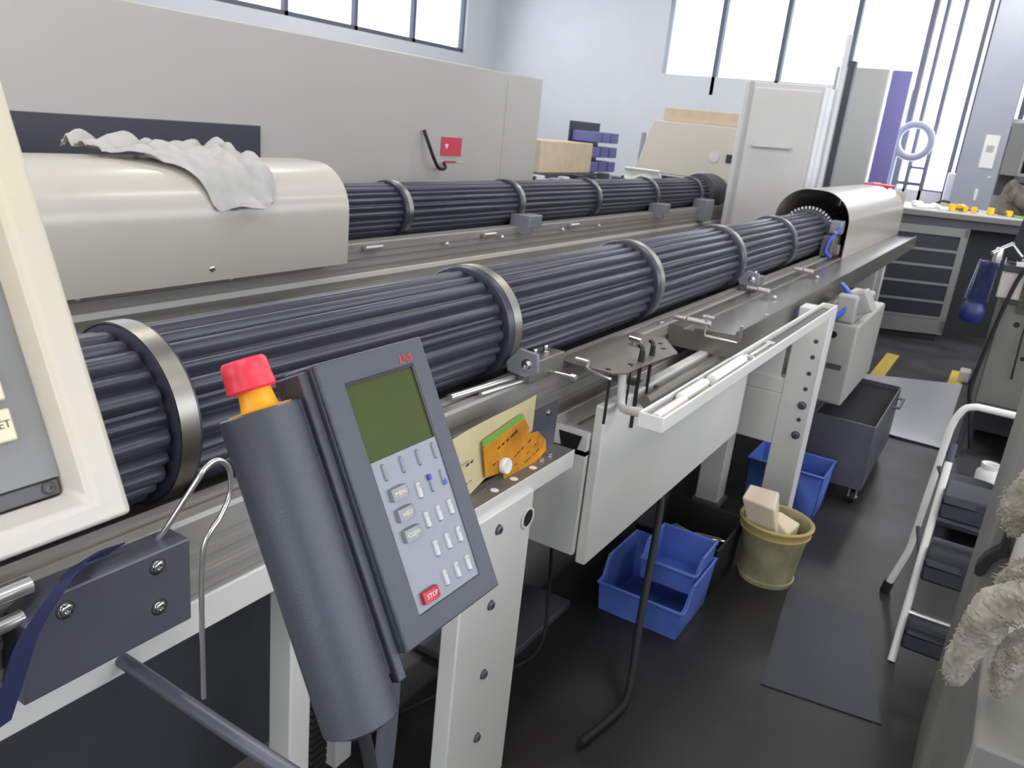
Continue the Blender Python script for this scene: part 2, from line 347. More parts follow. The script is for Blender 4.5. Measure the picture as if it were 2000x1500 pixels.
def hood(g, xa, xb, yc, zt, hw, zb, th=0.004):
    o = hood_profile(yc, zt, hw, zb); i = hood_profile(yc, zt - th, hw - th, zb, r=0.196); P = o + i[::-1]
    n = len(o); vs = [Vector((x, p, q)) for x in (xa, xb) for p, q in P]; m = len(P); fs = []
    for k in range(m): fs.append((k, (k + 1) % m, m + (k + 1) % m, m + k))
    for k in range(n - 1):
        fs.append((k, 2 * n - 1 - k, 2 * n - 2 - k, k + 1)); fs.append((m + k, m + k + 1, m + 2 * n - 2 - k, m + 2 * n - 1 - k))
    g.add(vs, fs)
def bolt(g, c, ax, r=0.006, h=0.006):
    c = Vector(c); a = Vector(ax).normalized()
    g.lathe([(r * 1.25, 0), (r * 1.25, 0.001), (r, 0.0015), (r, h * .8), (r * .8, h), (r * .45, h), (r * .42, h * .45), (0.0, h * .45)], c, a, 18)
def feeder(label, yc, xs, x0, x1, hx0, hx1, hood_mat, zc=1.093):
    d = yc - 1.128; Y = lambda y: y + d
    root = thing('bar_feeder', label, 'bar feeder machine', (x0 + 1.0, yc, 0), None)
    ends = [x0] + list(xs) + [x1]
    for a, b in zip(ends[:-1], ends[1:]):
        if b - a > 0.15: guide_segment(a + (.0 if a == x0 else .002), b - .002, yc, zc, cw=.008 if b < 1 else .03).build('guide_tube', 'guide_plastic', root, ang=50)
    for x in xs:
        r = 0.15; g = G(); n = 60; w = 0.0165
        vs = []
        for (xx, rr) in ((x - w, r - .003), (x - w, r), (x + w, r), (x + w, r - .003)):
            for k in range(n): a = 2 * math.pi * k / n; vs.append(Vector((xx, yc + rr * math.cos(a), zc + rr * math.sin(a))))
        fs = [(i * n + k, i * n + (k + 1) % n, ((i + 1) % 4) * n + (k + 1) % n, ((i + 1) % 4) * n + k) for i in range(4) for k in range(n)]
        g.add(vs, fs).build('clamp_ring', 'band_steel', root)
    # rail extrusion with grooves in its front face
    pr = [(0.949, .836), (0.949, .842), (.955, .842), (.955, .864), (.949, .864), (.949, .876), (.956, .878), (.956, .902), (.949, .904), (.949, .914), (.954, .914), (.954, .934), (.949, .936), (.949, .972), (.952, .98), (.974, .98), (.974, .972), (.986, .972), (.986, .984), (1.006, .984), (1.012, .976), (1.012, .93), (1.30, .93), (1.30, .836)]
    g = G(); g.prism([(Y(p), q) for p, q in pr], x0, x1 + (.0 if d else 0), lambda p, q, t: Vector((t, p, q))); g.build('support_rail', 'aluminium', root, ang=12)
    G().bx(x0, x1, Y(.944), Y(1.28), .774, .8355).build('base_beam', 'machine_white', root, 0.003)
    G().bx(x0, x1, Y(1.28), Y(1.32), .60, 1.02).build('back_plate', 'dull_aluminium', root)
    return root, Y
rings1 = (.737, 1.687, 2.64, 3.613, 4.57, 5.45)
F1, YF = feeder('nearer long bar feeder with fluted dark drum, steel bands and cream hood at far end', 1.128, rings1, 0.0, 7.75, 5.5, 7.9, 'hood_cream')
# far hood of the near feeder
g = G(); hood(g, 5.5, 7.64, 1.128, 1.368, 0.235, .965); g.build('end_hood', 'hood_cream', F1, 0.0, ang=25)
g = G(); hood(g, 7.65, 8.1, 1.128, 1.352, 0.232, .96); g.build('hood_extension', 'hood_cream', F1, 0.0, ang=25)
G().bx(8.095, 8.1, .90, 1.356, .93, 1.33).build('hood_end_plate', 'hood_cream', F1, 0.002)
g = G()
for k in range(26):
    a = math.radians(-10 + k * 8); g.bx(5.44, 5.455, -.006, .006, -.008, .008, lambda v, a=a: Vector((v.x, 1.128 + (.162 + v.z) * math.cos(a) - v.y * math.sin(a), 1.093 + (.162 + v.z) * math.sin(a) + v.y * math.cos(a))))
g.build('brush_ring', 'bright_steel', F1)
g = G(); g.bx(5.38, 5.48, .915, .985, 1.12, 1.20); g.build('sensor_block', 'keypad_silver', F1, 0.006)
g = G(); g.bx(5.30, 5.46, .93, 1.0, .985, 1.11); g.bx(5.33, 5.40, .90, .95, 1.0, 1.06); g.cyl((5.34, .95, 1.10), (5.30, .93, 1.14), .014); g.build('hood_bracket', 'dull_aluminium', F1, 0.004)
G().bx(5.44, 5.5, .925, .95, .985, 1.14).build('hood_seal', 'rubber', F1, 0.004)
# front ledge and cover that runs out toward the far end
g = G(); g.prism([(.948, .90), (.948, .974), (.90, .974), (.898, .966), (.86, .966), (.856, .976), (.715, .984), (.712, .998), (.70, 1.0), (.70, .90)], 2.68, 7.72, lambda p, q, t: Vector((t, p, q)))
g.build('front_cover', 'polished_ledge', F1, ang=12)
g = G(); g.cyl((2.06, .765, .885), (3.42, .765, .885), .017, 20); g.build('conduit_pipe', 'dull_aluminium', F1)
for x in (2.2, 3.2): G().bx(x, x + .02, .765, .944, .875, .895).build('pipe_bracket', 'dull_aluminium', F1)
# roller pins lying across the ledge
for x, y0_, y1_, r in ((2.67, .935, .80, .011), (3.545, .935, .835, .011), (4.39, .935, .835, .012)):
    g = G(); g.cyl((x, y0_, 1.004), (x, y0_ - .045, 1.004), r * .8); g.cyl((x, y0_ - .05, 1.004), (x, y1_, 1.004), r, 16); g.build('roller_pin', 'bright_steel', F1, 0.002)
g = G(); g.cyl((1.772, .925, .995), (1.770, .86, .998), .0045); g.cyl((1.770, .86, .998), (1.769, .846, .998), .008); g.build('roller_pin', 'bright_steel', F1)
for x, y in ((3.53, .806), (4.36, .805), (2.62, .96), (3.1, .72)):
    g = G(); g.lathe([(0.011, 0), (0.011, .006), (.006, .010), (0, .010)], (x, y, .984 + (.0 if y < .95 else -.004)), (0, 0, 1), 14); g.build('screw_head', 'bright_steel', F1)
# clamp blocks that hold the bands
def clamp(root, x, Y, fl=1):
    g = G(); g.prism([(Y(.955), 1.07), (Y(.903), 1.066), (Y(.898), 1.018), (Y(.93), 1.0), (Y(.984), 1.006), (Y(.99), 1.03)], x - .028, x - .018, lambda p, q, t: Vector((t, p, q)))
    pl = g.build('clamp_plate', 'keypad_silver', root, 0.002)
    g = G(); bolt(g, (x - .028, Y(.93), 1.034), (-1, 0, 0), .012, .008); g.build('clamp_bolt', 'chrome', pl)
    G().bx(x - .018, x + .16, Y(.925), Y(.985), .981, 1.035).build('clamp_block', 'dull_aluminium', root, 0.003)
    for dx in (.05, .105):
        g = G(); g.lathe([(.010, 0), (.010, .004), (.0065, .005), (.0065, .018), (.005, .021), (0, .021)], (x + dx, Y(.955), 1.035), (0, 0, 1), 14); g.build('set_screw', 'chrome', root)
clamp(F1, 1.687, YF); clamp(F1, 3.613, YF)
g = G(); g.cyl((1.42, .985, .992), (1.66, .965, .992), .009); g.cyl((1.5, .955, .988), (1.7, .94, .988), .006); g.build('guide_rod', 'bright_steel', F1)
# mounting plate at the near end
pl = G().prism([(.425, .845), (.670, .845), (.671, .980), (.474, .982), (.435, .955)], .9, .949, lambda p, q, t: Vector((p, t, q))).build('mounting_plate', 'gunmetal', F1, 0.0025)
for x, z in ((.617, .962 - .004), (.485, .955), (.617, .892)):
    g = G(); bolt(g, (x, .9, z), (0, -1, 0), .0085, .006); g.build('screw', 'chrome', pl)
    G().lathe([(.0128, 0), (.0128, .0006), (.0108, .0012), (.0108, 0)], (x, .9, z), (0, -1, 0), 24, True).build('washer', 'dark_channel', pl)
g = G(); g.cyl((.30, .93, .992), (.46, .93, .992), .012); g.build('end_pin', 'bright_steel', F1)
g = G(); g.cyl((.30, .92, .955), (.443, .92, .958), .010); g.cyl((.30, .92, .935), (.36, .92, .935), .016); g.build('end_pin', 'bright_steel', F1)
G().bx(.1, .40, .90, .949, .87, 1.0).build('end_block', 'console_strip', F1, 0.003)
# legs
def leg_obj(g, n='leg', m='machine_white', b=0.004): return g.build(n, m, F1, b)
g = G(); g.bx(1.24, 1.51, .79, .835, 0, .80)
L1 = leg_obj(g)
g = G(); g.lathe([(.021, 0), (.021, .002), (.001, .002)], (1.487, .789, .735), (0, -1, 0), 26); o = g.build('leg_hole', 'black_void', L1); 
g = G(); g.lathe([(.0265, 0), (.0265, .003), (.021, .003), (.021, .0)], (1.487, .7885, .735), (0, -1, 0), 26, True); g.build('hole_rim', 'machine_white', L1)
for x, z in ((1.362, .755), (1.362, .565), (1.362, .38), (1.362, .2)):
    g = G(); bolt(g, (x, .79, z), (0, -1, 0), .010, .008); g.build('screw', 'gunmetal', L1)
leg_obj(G().bx(1.24, 1.30, 1.12, 1.30, 0, .774)); leg_obj(G().bx(.93, .985, .96, 1.02, 0, .774)); leg_obj(G().bx(.30, .36, .98, 1.2, 0, .774), b=0.003)
G().bx(1.3, 7.6, 1.30, 1.315, .15, .62).build('rear_skirt', 'dark_grey', F1)
G().bx(.05, 1.24, 1.24, 1.25, .1, .774).build('rear_skirt', 'dark_grey', F1)
# cable chain beside the near leg
g = G()
for k in range(34): g.bx(.985, 1.03, .955, .975, .10 + k * .018, .113 + k * .018)
g.bx(.99, 1.025, .965, .985, .1, .72); g.build('cable_chain', 'black', F1)
# shelf bracket with front lip and round holes
sh = G().bx(1.18, 1.72, .806, .862, .826, .830).bx(1.18, 1.72, .803, .807, .786, .8305).build('shelf_bracket', 'dull_aluminium', F1, 0.001)
G().bx(1.17, 1.722, .801, .8035, .784, .8305).build('shelf_lip', 'machine_white', sh, 0.001)
for x in (1.549, 1.464, 1.384): G().lathe([(.0095, 0), (.0095, .0006), (0, .0006)], (x, .822, .830), (0, 0, 1), 20).build('shelf_hole', 'plastic_white', sh)
bp = G().bx(1.50, 1.722, .862, .869, .826, .952).build('bracket_plate', 'gunmetal', F1, 0.001)
for x, z in ((1.67, .925), (1.54, .925)): g = G(); bolt(g, (x, .862, z), (0, -1, 0), .007, .006); g.build('screw', 'chrome', bp)
for x in (1.60, 1.64): g = G(); bolt(g, (x, .83, .830), (0, 0, 1), .007, .006); g.build('screw', 'chrome', sh)
# portal frame at x=3.45
L2 = leg_obj(G().bx(3.45, 3.56, .550, .680, 0, .985))
for z in (.854, .786, .714, .646, .508):
    G().lathe([(.0095, 0), (.0095, .001), (0, .001)], (3.45, .587, z), (-1, 0, 0), 16).build('leg_hole', 'dark_grey', L2)
for z in (.573, .438): g = G(); bolt(g, (3.45, .586, z), (-1, 0, 0), .015, .010); g.build('bolt', 'gunmetal', L2)
leg_obj(G().bx(3.452, 3.5, .66, .95, .372, .60)); leg_obj(G().bx(3.46, 3.50, .70, .95, .60, .90)); leg_obj(G().bx(3.452, 3.52, .66, .95, .60, .67))
leg_obj(G().bx(3.45, 3.56, .86, .965, 0, .774)); leg_obj(G().bx(3.45, 3.56, 1.16, 1.28, 0, .774))
leg_obj(G().bx(3.44, 3.57, .845, .975, 0, .02), 'foot_plate', 'dull_aluminium', 0.002)
leg_obj(G().bx(6.9, 7.0, .80, .90, 0, .83)); leg_obj(G().bx(6.9, 7.0, 1.16, 1.28, 0, .774)); leg_obj(G().bx(6.88, 7.02, .84, 1.28, .60, .774))
# drive housing beyond the portal
g = G(); g.bx(3.93, 4.75, .50, .64, .47, .86); db = g.build('drive_housing', 'housing_grey', F1, 0.012, 3)
G().bx(3.926, 3.93, .535, .60, .64, .665).build('housing_slot', 'dark_grey', db)
g = G(); g.bx(3.93, 3.99, .53, .62, .86, .99); g.bx(3.96, 4.5, .53, .64, .86, .95); g.build('housing_neck', 'housing_grey', F1, 0.012)
g = G(); g.lathe([(.016, 0), (.016, .004), (0, .004)], (3.93, .60, .80), (-1, 0, 0), 18); g.build('housing_hole', 'black_void', db)
g = G(); g.bx(4.0, 4.12, .44, .53, .90, .99, lambda v: Vector((v.x, v.y + (v.z - .96) * .6 + .06, v.z - (v.y - .49) * .5))); g.build('motor_cap', 'housing_grey', F1, 0.01, 3)

# second feeder behind
rings2 = (2.2, 3.30, 4.41, 5.50, 6.61, 7.70)
F2, Y2 = feeder('second bar feeder standing behind, its drum half covered by the long cream hood', 2.76, rings2, 0.0, 8.5, 0, 2.72, 'hood_cream')
g = G(); hood(g, 0.3, 2.72, 2.76, 1.335, 0.26, .912, 0.005); hd = g.build('end_hood', 'hood_cream', F2, ang=25)
G().lathe([(.012, 0), (.012, .004), (.008, .008), (0, .009)], (1.99, 2.5, .96), (0, -1, .15), 18).build('hood_screw', 'chrome', hd)
g = G(); n = 40
g.lathe([(.165, 0), (.178, .01), (.18, .35), (.17, .42), (.0, .43)], (7.95, 2.76, 1.093), (1, 0, 0), 48); g.build('end_bell', 'collar_plastic', F2)
for x in (1.5, 2.12, 2.64, 3.55, 4.1, 4.85, 5.4): g = G(); g.lathe([(.013, 0), (.013, .006), (.007, .011), (0, .011)], (x, 2.56, .90 + (.03 if x > 3 else .0)), (0, -1, .3), 14); g.build('screw_head', 'bright_steel', F2)
for x in (4.32, 6.5): 
    G().bx(x, x + .17, 2.52, 2.62, .97, 1.05).build('clamp_block', 'keypad_silver', F2, 0.006)
    G().bx(x - .02, x, 2.50, 2.64, .94, 1.055).build('clamp_plate', 'keypad_silver', F2, 0.004)
G().bx(7.55, 7.75, 2.50, 2.64, .86, 1.06).build('clamp_block', 'keypad_silver', F2, 0.006)
g = G()
g.bx(1.2, 7.9, 2.44, 2.58, .80, .812); g.bx(1.2, 7.9, 2.44, 2.446, .74, .812); g.build('front_cover', 'dull_aluminium', F2)
for x in (.9, 3.2, 5.6, 7.9): leg_g = G().bx(x, x + .1, 2.62, 2.74, 0, .774); leg_g.build('leg', 'machine_white', F2, 0.004)
for x in (2.9, 3.9, 4.95): G().cyl((x, 2.56, .955), (x + .12, 2.56, .955), .012).build('roller_pin', 'bright_steel', F2)

# ------------------------------------------------------------------ electrical cabinet hanging under the near feeder
EC = thing('electrical_cabinet', 'large pale grey electrical cabinet slung under the near feeder rail', 'cabinet', (1.866, .8, .43))
G().bx(1.90, 3.28, .83, 1.02, .455, .765).build('body', 'machine_white', EC, 0.004)
G().bx(1.852, 1.872, .83, 1.0, .46, .774).bx(1.852, 1.872, .83, .94, .76, .825).build('side_panel', 'machine_white', EC, 0.0)
G().bx(1.872, 3.30, .796, .828, .43, .905).build('door', 'machine_white', EC, 0.006, 3)
g = G(); g.prism([(.845, .815), (.856, .775), (.90, .762), (.915, .815)], 1.848, 1.853, lambda p, q, t: Vector((t, p, q))); g.build('cable_opening', 'black_void', EC)
G().bx(1.9, 1.96, .828, .94, .765, .80).build('hanger', 'machine_white', EC, 0.003)

# ------------------------------------------------------------------ hand pendant (hero)
PX = Vector((0.99980, -0.0168, 0.0086)).normalized(); PU = Vector((0, .4561, .8899)); PU = (PU - PX * PU.dot(PX)).normalized(); PN = PX.cross(PU).normalized()
P0 = Vector((0.5232, 0.5182, 1.3669))
def pf(u, v, w=0.0): return P0 + PX * u + PU * v + PN * w
HP = thing('hand_pendant', 'grey hand control pendant with green screen, silver keypad and red emergency stop', 'control pendant', tuple(pf(.08, -.30, -.03)))
def pb(u0, u1, v0, v1, w0, w1): return G().bx(u0, u1, v0, v1, w0, w1, lambda p: pf(p.x, p.y, p.z))
def frame_plate(U0, U1, V0, V1, u0, u1, v0, v1, w0, w1):
    vs = []
    for w in (w0, w1):
        for a, b in ((U0, V0), (U1, V0), (U1, V1), (U0, V1), (u0, v0), (u1, v0), (u1, v1), (u0, v1)): vs.append(pf(a, b, w))
    fs = []
    for k in range(4):
        j = (k + 1) % 4; fs += [(k, j, 4 + j, 4 + k), (8 + k, 8 + 4 + k, 8 + 4 + j, 8 + j), (k, 8 + k, 8 + j, j), (4 + k, 4 + j, 12 + j, 12 + k)]
    return G().add(vs, fs)
g = frame_plate(0, .1557, -.2865, 0.0, .031, .1318, -.2625, -.0262, -.006, 0.0)
hs = g.build('housing', 'pendant_grey', HP, 0.0022, 3)
G().add(*(lambda q: (q.v, q.f))(pb(0.0, .1557, -.2865, 0.0, -.046, -.0045))).build('back_shell', 'pendant_grey', HP, 0.003, 3)
pb(-.012, .0, -.31, -.004, -.046, -.010).build('side_rib', 'pendant_grey', HP, 0.002)
sc = pb(.0312, .1316, -.1064, -.0264, -.0046, -.0034).build('screen', 'lcd_green', HP)
pb(.029, .1338, -.0285, -.0245, -.0045, -.0012).build('screen_gasket', 'black', sc)
pb(.1300, .1322, -.1064, -.0262, -.0044, -.0014).build('screen_gasket', 'console_strip', sc)
pb(.0312, .1316, -.2622, -.1066, -.0046, -.0022).build('keypad', 'keypad_silver', HP)
g = G(); g.text('LNS', .0115, lambda x, y, h: pf(.1215 + x, -.0185 + y, .0003 + h), .0002, shear=.15); g.build('logo', 'logo_red', hs, label='small red raised brand letters above the screen corner')
def key(u, v, wid, hei, m, txt=None, hgt=.0022, tm='legend_tan', ts=.006, rnd=True):
    n = 8; pts = []
    w0 = -.0022
    if rnd:   # slim rounded bar key, long side along v
        g = G(); r = wid / 2; prof = []
        for k in range(n + 1): a = math.pi * k / n; prof.append((r * math.cos(a), hgt * math.sin(a) ** .7))
        rows = []; NV = 10
        for j in range(NV + 1):
            t = j / NV; vv = v - hei / 2 + hei * t; sc_ = min(1, math.sqrt(max(0, 1 - max(0, (t - .85) / .15) ** 2)) + .02)
            rows.append([pf(u + p * sc_, vv, w0 + q * sc_) for p, q in prof])
        vs = [x for r_ in rows for x in r_]; m_ = n + 1
        fs = [(j * m_ + k, j * m_ + k + 1, (j + 1) * m_ + k + 1, (j + 1) * m_ + k) for j in range(NV) for k in range(n)] + [tuple(range(m_)), tuple(range(NV * m_, NV * m_ + m_))]
        g.add(vs, fs); o = g.build('key', m, HP)
        dn = G().bx(u - r * .8, u + r * .8, v - hei / 2 - .0012, v - hei / 2 + .0002, w0, w0 + hgt * .3, lambda p: pf(p.x, p.y, p.z)); dn.build('key_recess', 'dark_grey', o)
    else:     # broad arched key (MENU, HELP ...)
        g = G(); prof = [(-wid / 2, 0)]
        for k in range(n + 1): t = k / n; prof.append((-wid / 2 + wid * t, hgt * (.15 + math.sin(math.pi * (t * .55 + .2)) * .9)))
        prof.append((wid / 2, 0))
        g.prism(prof, v - hei / 2, v + hei / 2, lambda p, q, t: pf(u + p, t, w0 + q)); o = g.build('key', m, HP, .0003)
    if txt:
        g = G()
        top = (lambda x: w0 + hgt * (.15 + math.sin(math.pi * (((x + wid / 2) / wid) * .55 + .2)) * .9) + .0002) if not rnd else (lambda x: w0 + hgt + .0001)
        g.text(txt, ts, lambda x, y, h: pf(u + x, v + y + (.003 if rnd else 0), top(x) + h), .0001); g.build('legend', tm, o)
    return o
for u in (.0452, .0718, .0972, .1229): key(u, -.119, .0042, .0165, 'key_grey', hgt=.0026)
for v, t in ((-.1439, 'MENU'), (-.1653, 'HELP'), (-.1866, 'CLEAR')): key(.0540, v, .0225, .0125, 'key_grey', t, .0062, 'legend_cream', .0062, False)
key(.0516, -.2501, .0225, .0120, 'key_red', 'STOP', .0062, 'legend_cream', .0066, False)
for (v, row) in ((-.1500, ('0', None, None)), (-.1810, ('1', '2', '3')), (-.2118, ('4', '5', '6')), (-.2436, ('7', '8', '9'))):
    for u, t in zip((.0817, .1012, .1207), row):
        u2 = u + (.0017 if v > -.16 else 0)
        if t: key(u2, v, .0062, .0170, 'key_white', t, .0030, 'legend_tan', .0058)
o = key(.1034, -.1500, .0040, .0165, 'key_grey', hgt=.0026); pb(.1005, .1050, -.1462, -.1402, -.0022, .0012).build('key_tip', 'key_blue', o, .0012)
o = key(.1228, -.1490, .0040, .0165, 'key_grey', hgt=.0022); g = G(); g.prism([(.1212, -.1580), (.1258, -.1580), (.1258, -.1535), (.1240, -.1512), (.1212, -.1535)], -.0022, .0002, lambda p, q, t: pf(p, q, t)); g.build('key_tip', 'key_blue', o)
# grip tube with the emergency stop on top
gc = (-.0475, -.034); gr = .0365
g = G(); g.lathe([(gr - .003, 0), (gr, .0015), (gr, .30), (gr - .01, .306), (0, .306)], pf(gc[0], -.0255, gc[1]), -PU, 48); g.build('grip_tube', 'pendant_grey', HP)
es = G().lathe([(0, 0), (.0155, 0), (.0155, .001), (.0155, .017), (.0205, .0185), (.0222, .0205), (.0218, .027), (.0212, .033), (.0214, .034), (.0205, .045), (.0185, .0475), (.0, .0478)][4:], pf(gc[0], -.0255, gc[1]), PU, 40).build('emergency_stop_button', 'estop_red', HP)
g = G(); g.lathe([(.0285, 0), (.0285, .0012), (.0175, .0016), (.0165, .005), (.0150, .017), (.0150, .024), (0, .024)], pf(gc[0] + .002, -.0255, gc[1]), PU, 40); g.build('collar', 'estop_yellow', es)
pb(-.0185, -.0105, -.30, -.026, -.046, -.016).build('grip_web', 'pendant_grey', HP, .002)
# pendant holder: a stout bracket that reaches out from the beam
g = G(); a = pf(.06, -.29, -.046); g.tube(bez([(a.x, .944, .80), (a.x, a.y + .12, .80), (a.x, a.y + .04, .83), (a.x, a.y + .028, a.z - .02), (a.x, a.y + .05, a.z + .06)], 8), .011, 12); g.build('pendant_bracket', 'gunmetal', F1)
g = G(); c0 = pf(gc[0], -.33, gc[1]); g.tube(bez([tuple(c0), (c0.x, c0.y - .01, c0.z - .12), (c0.x - .05, c0.y + .08, c0.z - .30), (c0.x - .12, c0.y + .28, c0.z - .36), (c0.x - .12, c0.y + .42, .80)]), .0065, 10)
tg = g.build('pendant_cable', 'rubber', HP)

# ------------------------------------------------------------------ control console at the left edge
CU = Vector((0, .3965, .918)); CN = Vector((0, -.918, .3965)); C0 = Vector((.2925, .45, 1.3275))
def cf(u, v, w=0.0): return C0 + Vector((1, 0, 0)) * u + CU * v + CN * w
CC = thing('control_console', 'cream framed control console with grey panel cropped at the left edge', 'control console', tuple(cf(-.3, -.01, -.1)))
W_, H_ = .50, .46
iu, iv = -.046, .036   # inner ridge
ou = [(0, 0), (-W_, 0), (-W_, H_), (0, H_)]; iu, iv = -.0245, .0145
inn = [(iu, iv), (-W_ - iu, iv), (-W_ - iu, H_ - iv), (iu, H_ - iv)]; dp = [(-.030, .0245), (-W_ + .030, .0245), (-W_ + .030, H_ - .026), (-.030, H_ - .026)]
vs = [cf(u, v, -.11) for u, v in ou] + [cf(u, v, 0) for u, v in ou] + [cf(u, v, .0020) for u, v in inn] + [cf(u, v, -.014) for u, v in dp] + [cf(u, v, -.03) for u, v in dp]
fs = [(3, 2, 1, 0)] + [(r * 4 + k, r * 4 + (k + 1) % 4, r * 4 + 4 + (k + 1) % 4, r * 4 + 4 + k) for r in range(4) for k in range(4)]
G().add(vs, fs).build('frame', 'cream_paint', CC, .004, 3, ang=20)
cb = lambda u0, u1, v0, v1, w0, w1: G().bx(u0, u1, v0, v1, w0, w1, lambda p: cf(p.x, p.y, p.z))
cb(-W_ + .030, -.0300, .0368, H_ - .026, -.03, -.016).build('panel', 'console_grey', CC)
st = cb(-W_ + .030, -.0315, .0255, .0362, -.03, -.0175).build('hinge_strip', 'console_strip', CC, .001)
g = G(); bolt(g, cf(-.0388, .0312, -.0175), CN, .0034, .002); g.build('screw', 'console_strip', st)
# push buttons, their position read on the panel
g = cb(-.082, -.0495, .066, .0862, -.016, -.0115); b1 = g.build('push_button', 'button_cream', CC, .0014, 3)
g = G(); g.text('ÉT', .0070, lambda x, y, h: cf(-.0512 + x, .0765 + y, -.0114 + h), .0001, 'RIGHT'); g.build('legend', 'ink', b1)
cb(-.082, -.0495, .0915, .1117, -.016, -.0115).build('push_button', 'button_cream', CC, .0014, 3)
g = G(); g.bx(-.62, -.19, .56, .64, 1.40, 1.46); g.bx(-.70, -.60, .55, .65, 0, 1.46); g.build('support_post', 'machine_white', CC, .006)
G().bx(-.85, -.45, .40, .80, 0, .02).build('base_plate', 'machine_white', CC, .003)

# ------------------------------------------------------------------ small things on the near rail
g = G(); pth = bez([(.640, .935, .975), (.648, .92, 1.0), (.685, .90, 1.067), (.702, .90, 1.083), (.722, .90, 1.087), (.740, .90, 1.070), (.744, .90, 1.045), (.740, .90, 1.02), (.719, .895, .996), (.700, .89, .985), (.688, .89, .968), (.683, .89, .935), (.680, .89, .84), (.680, .89, .70)])
g.tube(pth, .0042, 10); tag(g.build('wire_hook', 'bright_steel', None, loc=(.68, .89, .7)), 'bent steel wire hook looped over the rail beside the bolted plate', 'hook')
g = G()
def strap(u, v):
    p = [(.575, .93, .992), (.535, .93, .994), (.500, .905, 1.002), (.490, .885, 1.012), (.462, .875, 1.0), (.425, .872, .962), (.405, .87, .92), (.38, .87, .86)]
    q = bez(p, 6); i = u * (len(q) - 1); k = min(int(i), len(q) - 2); a = q[k].lerp(q[k + 1], i - k); t = (q[k + 1] - q[k]).normalized(); s_ = Vector((0, 1, 0)).cross(t).normalized()
    return a + Vector((.024, -.003, .008)) * (v - .5) * 1.15
g.sheet(strap, 40, 2, .003); tag(g.build('webbing_strap', 'navy_strap', None, loc=(.45, .88, .9)), 'dark blue webbing strap hanging over the near rail end', 'strap')
# documents: clear sheet, orange card pouch and magnet
g = G(); g.sheet(lambda u, v: (1.235 + .35 * u, .8585 - .020 * v * (1 - u) + .004 * math.sin(5 * u), .972 + .022 * u - (.165 - .075 * u) * v), 20, 10, .001)
dc = g.build('document_sheet', 'tan_paper', None, loc=(1.4, .86, .83))
tag(dc, 'yellowed sheet in a clear sleeve behind the orange card', 'paper')
g = G()
fr = lambda x, z: Vector((x, .8335 + .012 * min(1, max(0, (x - 1.25) / .3)) + max(0, (z - .80)) * .12 - .006, z))
for (xa, za, xb, zb, w) in ((1.255, .906, 1.345, .913, .007), (1.262, .868, 1.33, .873, .002), (1.27, .833, 1.40, .842, .0022), (1.275, .822, 1.385, .830, .0022), (1.27, .851, 1.295, .853, .004), (1.28, .812, 1.33, .818, .0022)):
    for q in range(5):
      if random.random() < .12: continue
      A_, B_ = q / 5 + .02, q / 5 + random.uniform(.12, .19); xa_, za_, xb_, zb_ = xa + (xb - xa) * A_, za + (zb - za) * A_ + random.uniform(-.001, .001), xa + (xb - xa) * B_, za + (zb - za) * B_
      gx = [fr(xa_, za_), fr(xb_, zb_), fr(xb_, zb_ + w * .8), fr(xa_, za_ + w * .6)]; g.add(gx + [v + V(0, -.0006, 0) for v in gx], [(0, 3, 2, 1), (4, 5, 6, 7), (0, 1, 5, 4), (1, 2, 6, 5), (2, 3, 7, 6), (3, 0, 4, 7)])
    continue
    g.add([fr(xa, za), fr(xb, zb), fr(xb, zb + w), fr(xa, za + w), fr(xa, za) + V(0, -.0006, 0), fr(xb, zb) + V(0, -.0006, 0), fr(xb, zb + w) + V(0, -.0006, 0), fr(xa, za + w) + V(0, -.0006, 0)], [(0, 3, 2, 1), (4, 5, 6, 7), (0, 1, 5, 4), (1, 2, 6, 5), (2, 3, 7, 6), (3, 0, 4, 7)])
g.build('writing', 'ink', dc)
oc = thing('orange_card', 'creased orange card with green plastic strip held by a white magnet', 'card', (1.5, .845, .82))
def card(poly, m, nm, y0, th=.0015, root=oc, tilt=.06):
    g = G(); g.prism(poly, 0, th, lambda p, q, t: Vector((p, y0 + (q - .86) * tilt - (p - 1.45) * .02 - t, q))); return g.build(nm, m, root, .0002)
card([(1.361, .928), (1.525, .953), (1.548, .925), (1.535, .912), (1.590, .905), (1.628, .872), (1.632, .845), (1.53, .806), (1.478, .800), (1.448, .822), (1.446, .848), (1.375, .856)], 'orange_paper', 'card', .842)
card([(1.361, .932), (1.361, .944), (1.515, .968), (1.528, .955), (1.525, .950), (1.375, .925)], 'green_plastic', 'green_strip', .8435)
g = G()
for (xa, za, xb, zb, w) in ((1.40, .905, 1.50, .930, .008), (1.47, .865, 1.56, .893, .004), (1.49, .848, 1.59, .877, .0035), (1.40, .875, 1.425, .880, .006), (1.50, .832, 1.60, .858, .003), (1.610, .855, 1.617, .880, .004)):
    f2 = lambda p, q: Vector((p, .842 + (q - .86) * .06 - (p - 1.45) * .02 - .0019, q)); D = V(0, .0004, 0)
    for q in range(6):
        if random.random() < .15: continue
        A_, B_ = q / 6, q / 6 + random.uniform(.09, .15); xa_, za_, xb_, zb_ = xa + (xb - xa) * A_, za + (zb - za) * A_, xa + (xb - xa) * B_, za + (zb - za) * B_
        q4 = [f2(xa_, za_), f2(xb_, zb_), f2(xb_, zb_ + w * random.uniform(.5, 1)), f2(xa_, za_ + w * random.uniform(.4, .9))]; g.add(q4 + [v + D for v in q4], [(3, 2, 1, 0), (4, 5, 6, 7), (0, 1, 5, 4), (1, 2, 6, 5), (2, 3, 7, 6), (3, 0, 4, 7)])
g.build('writing', 'ink', oc)
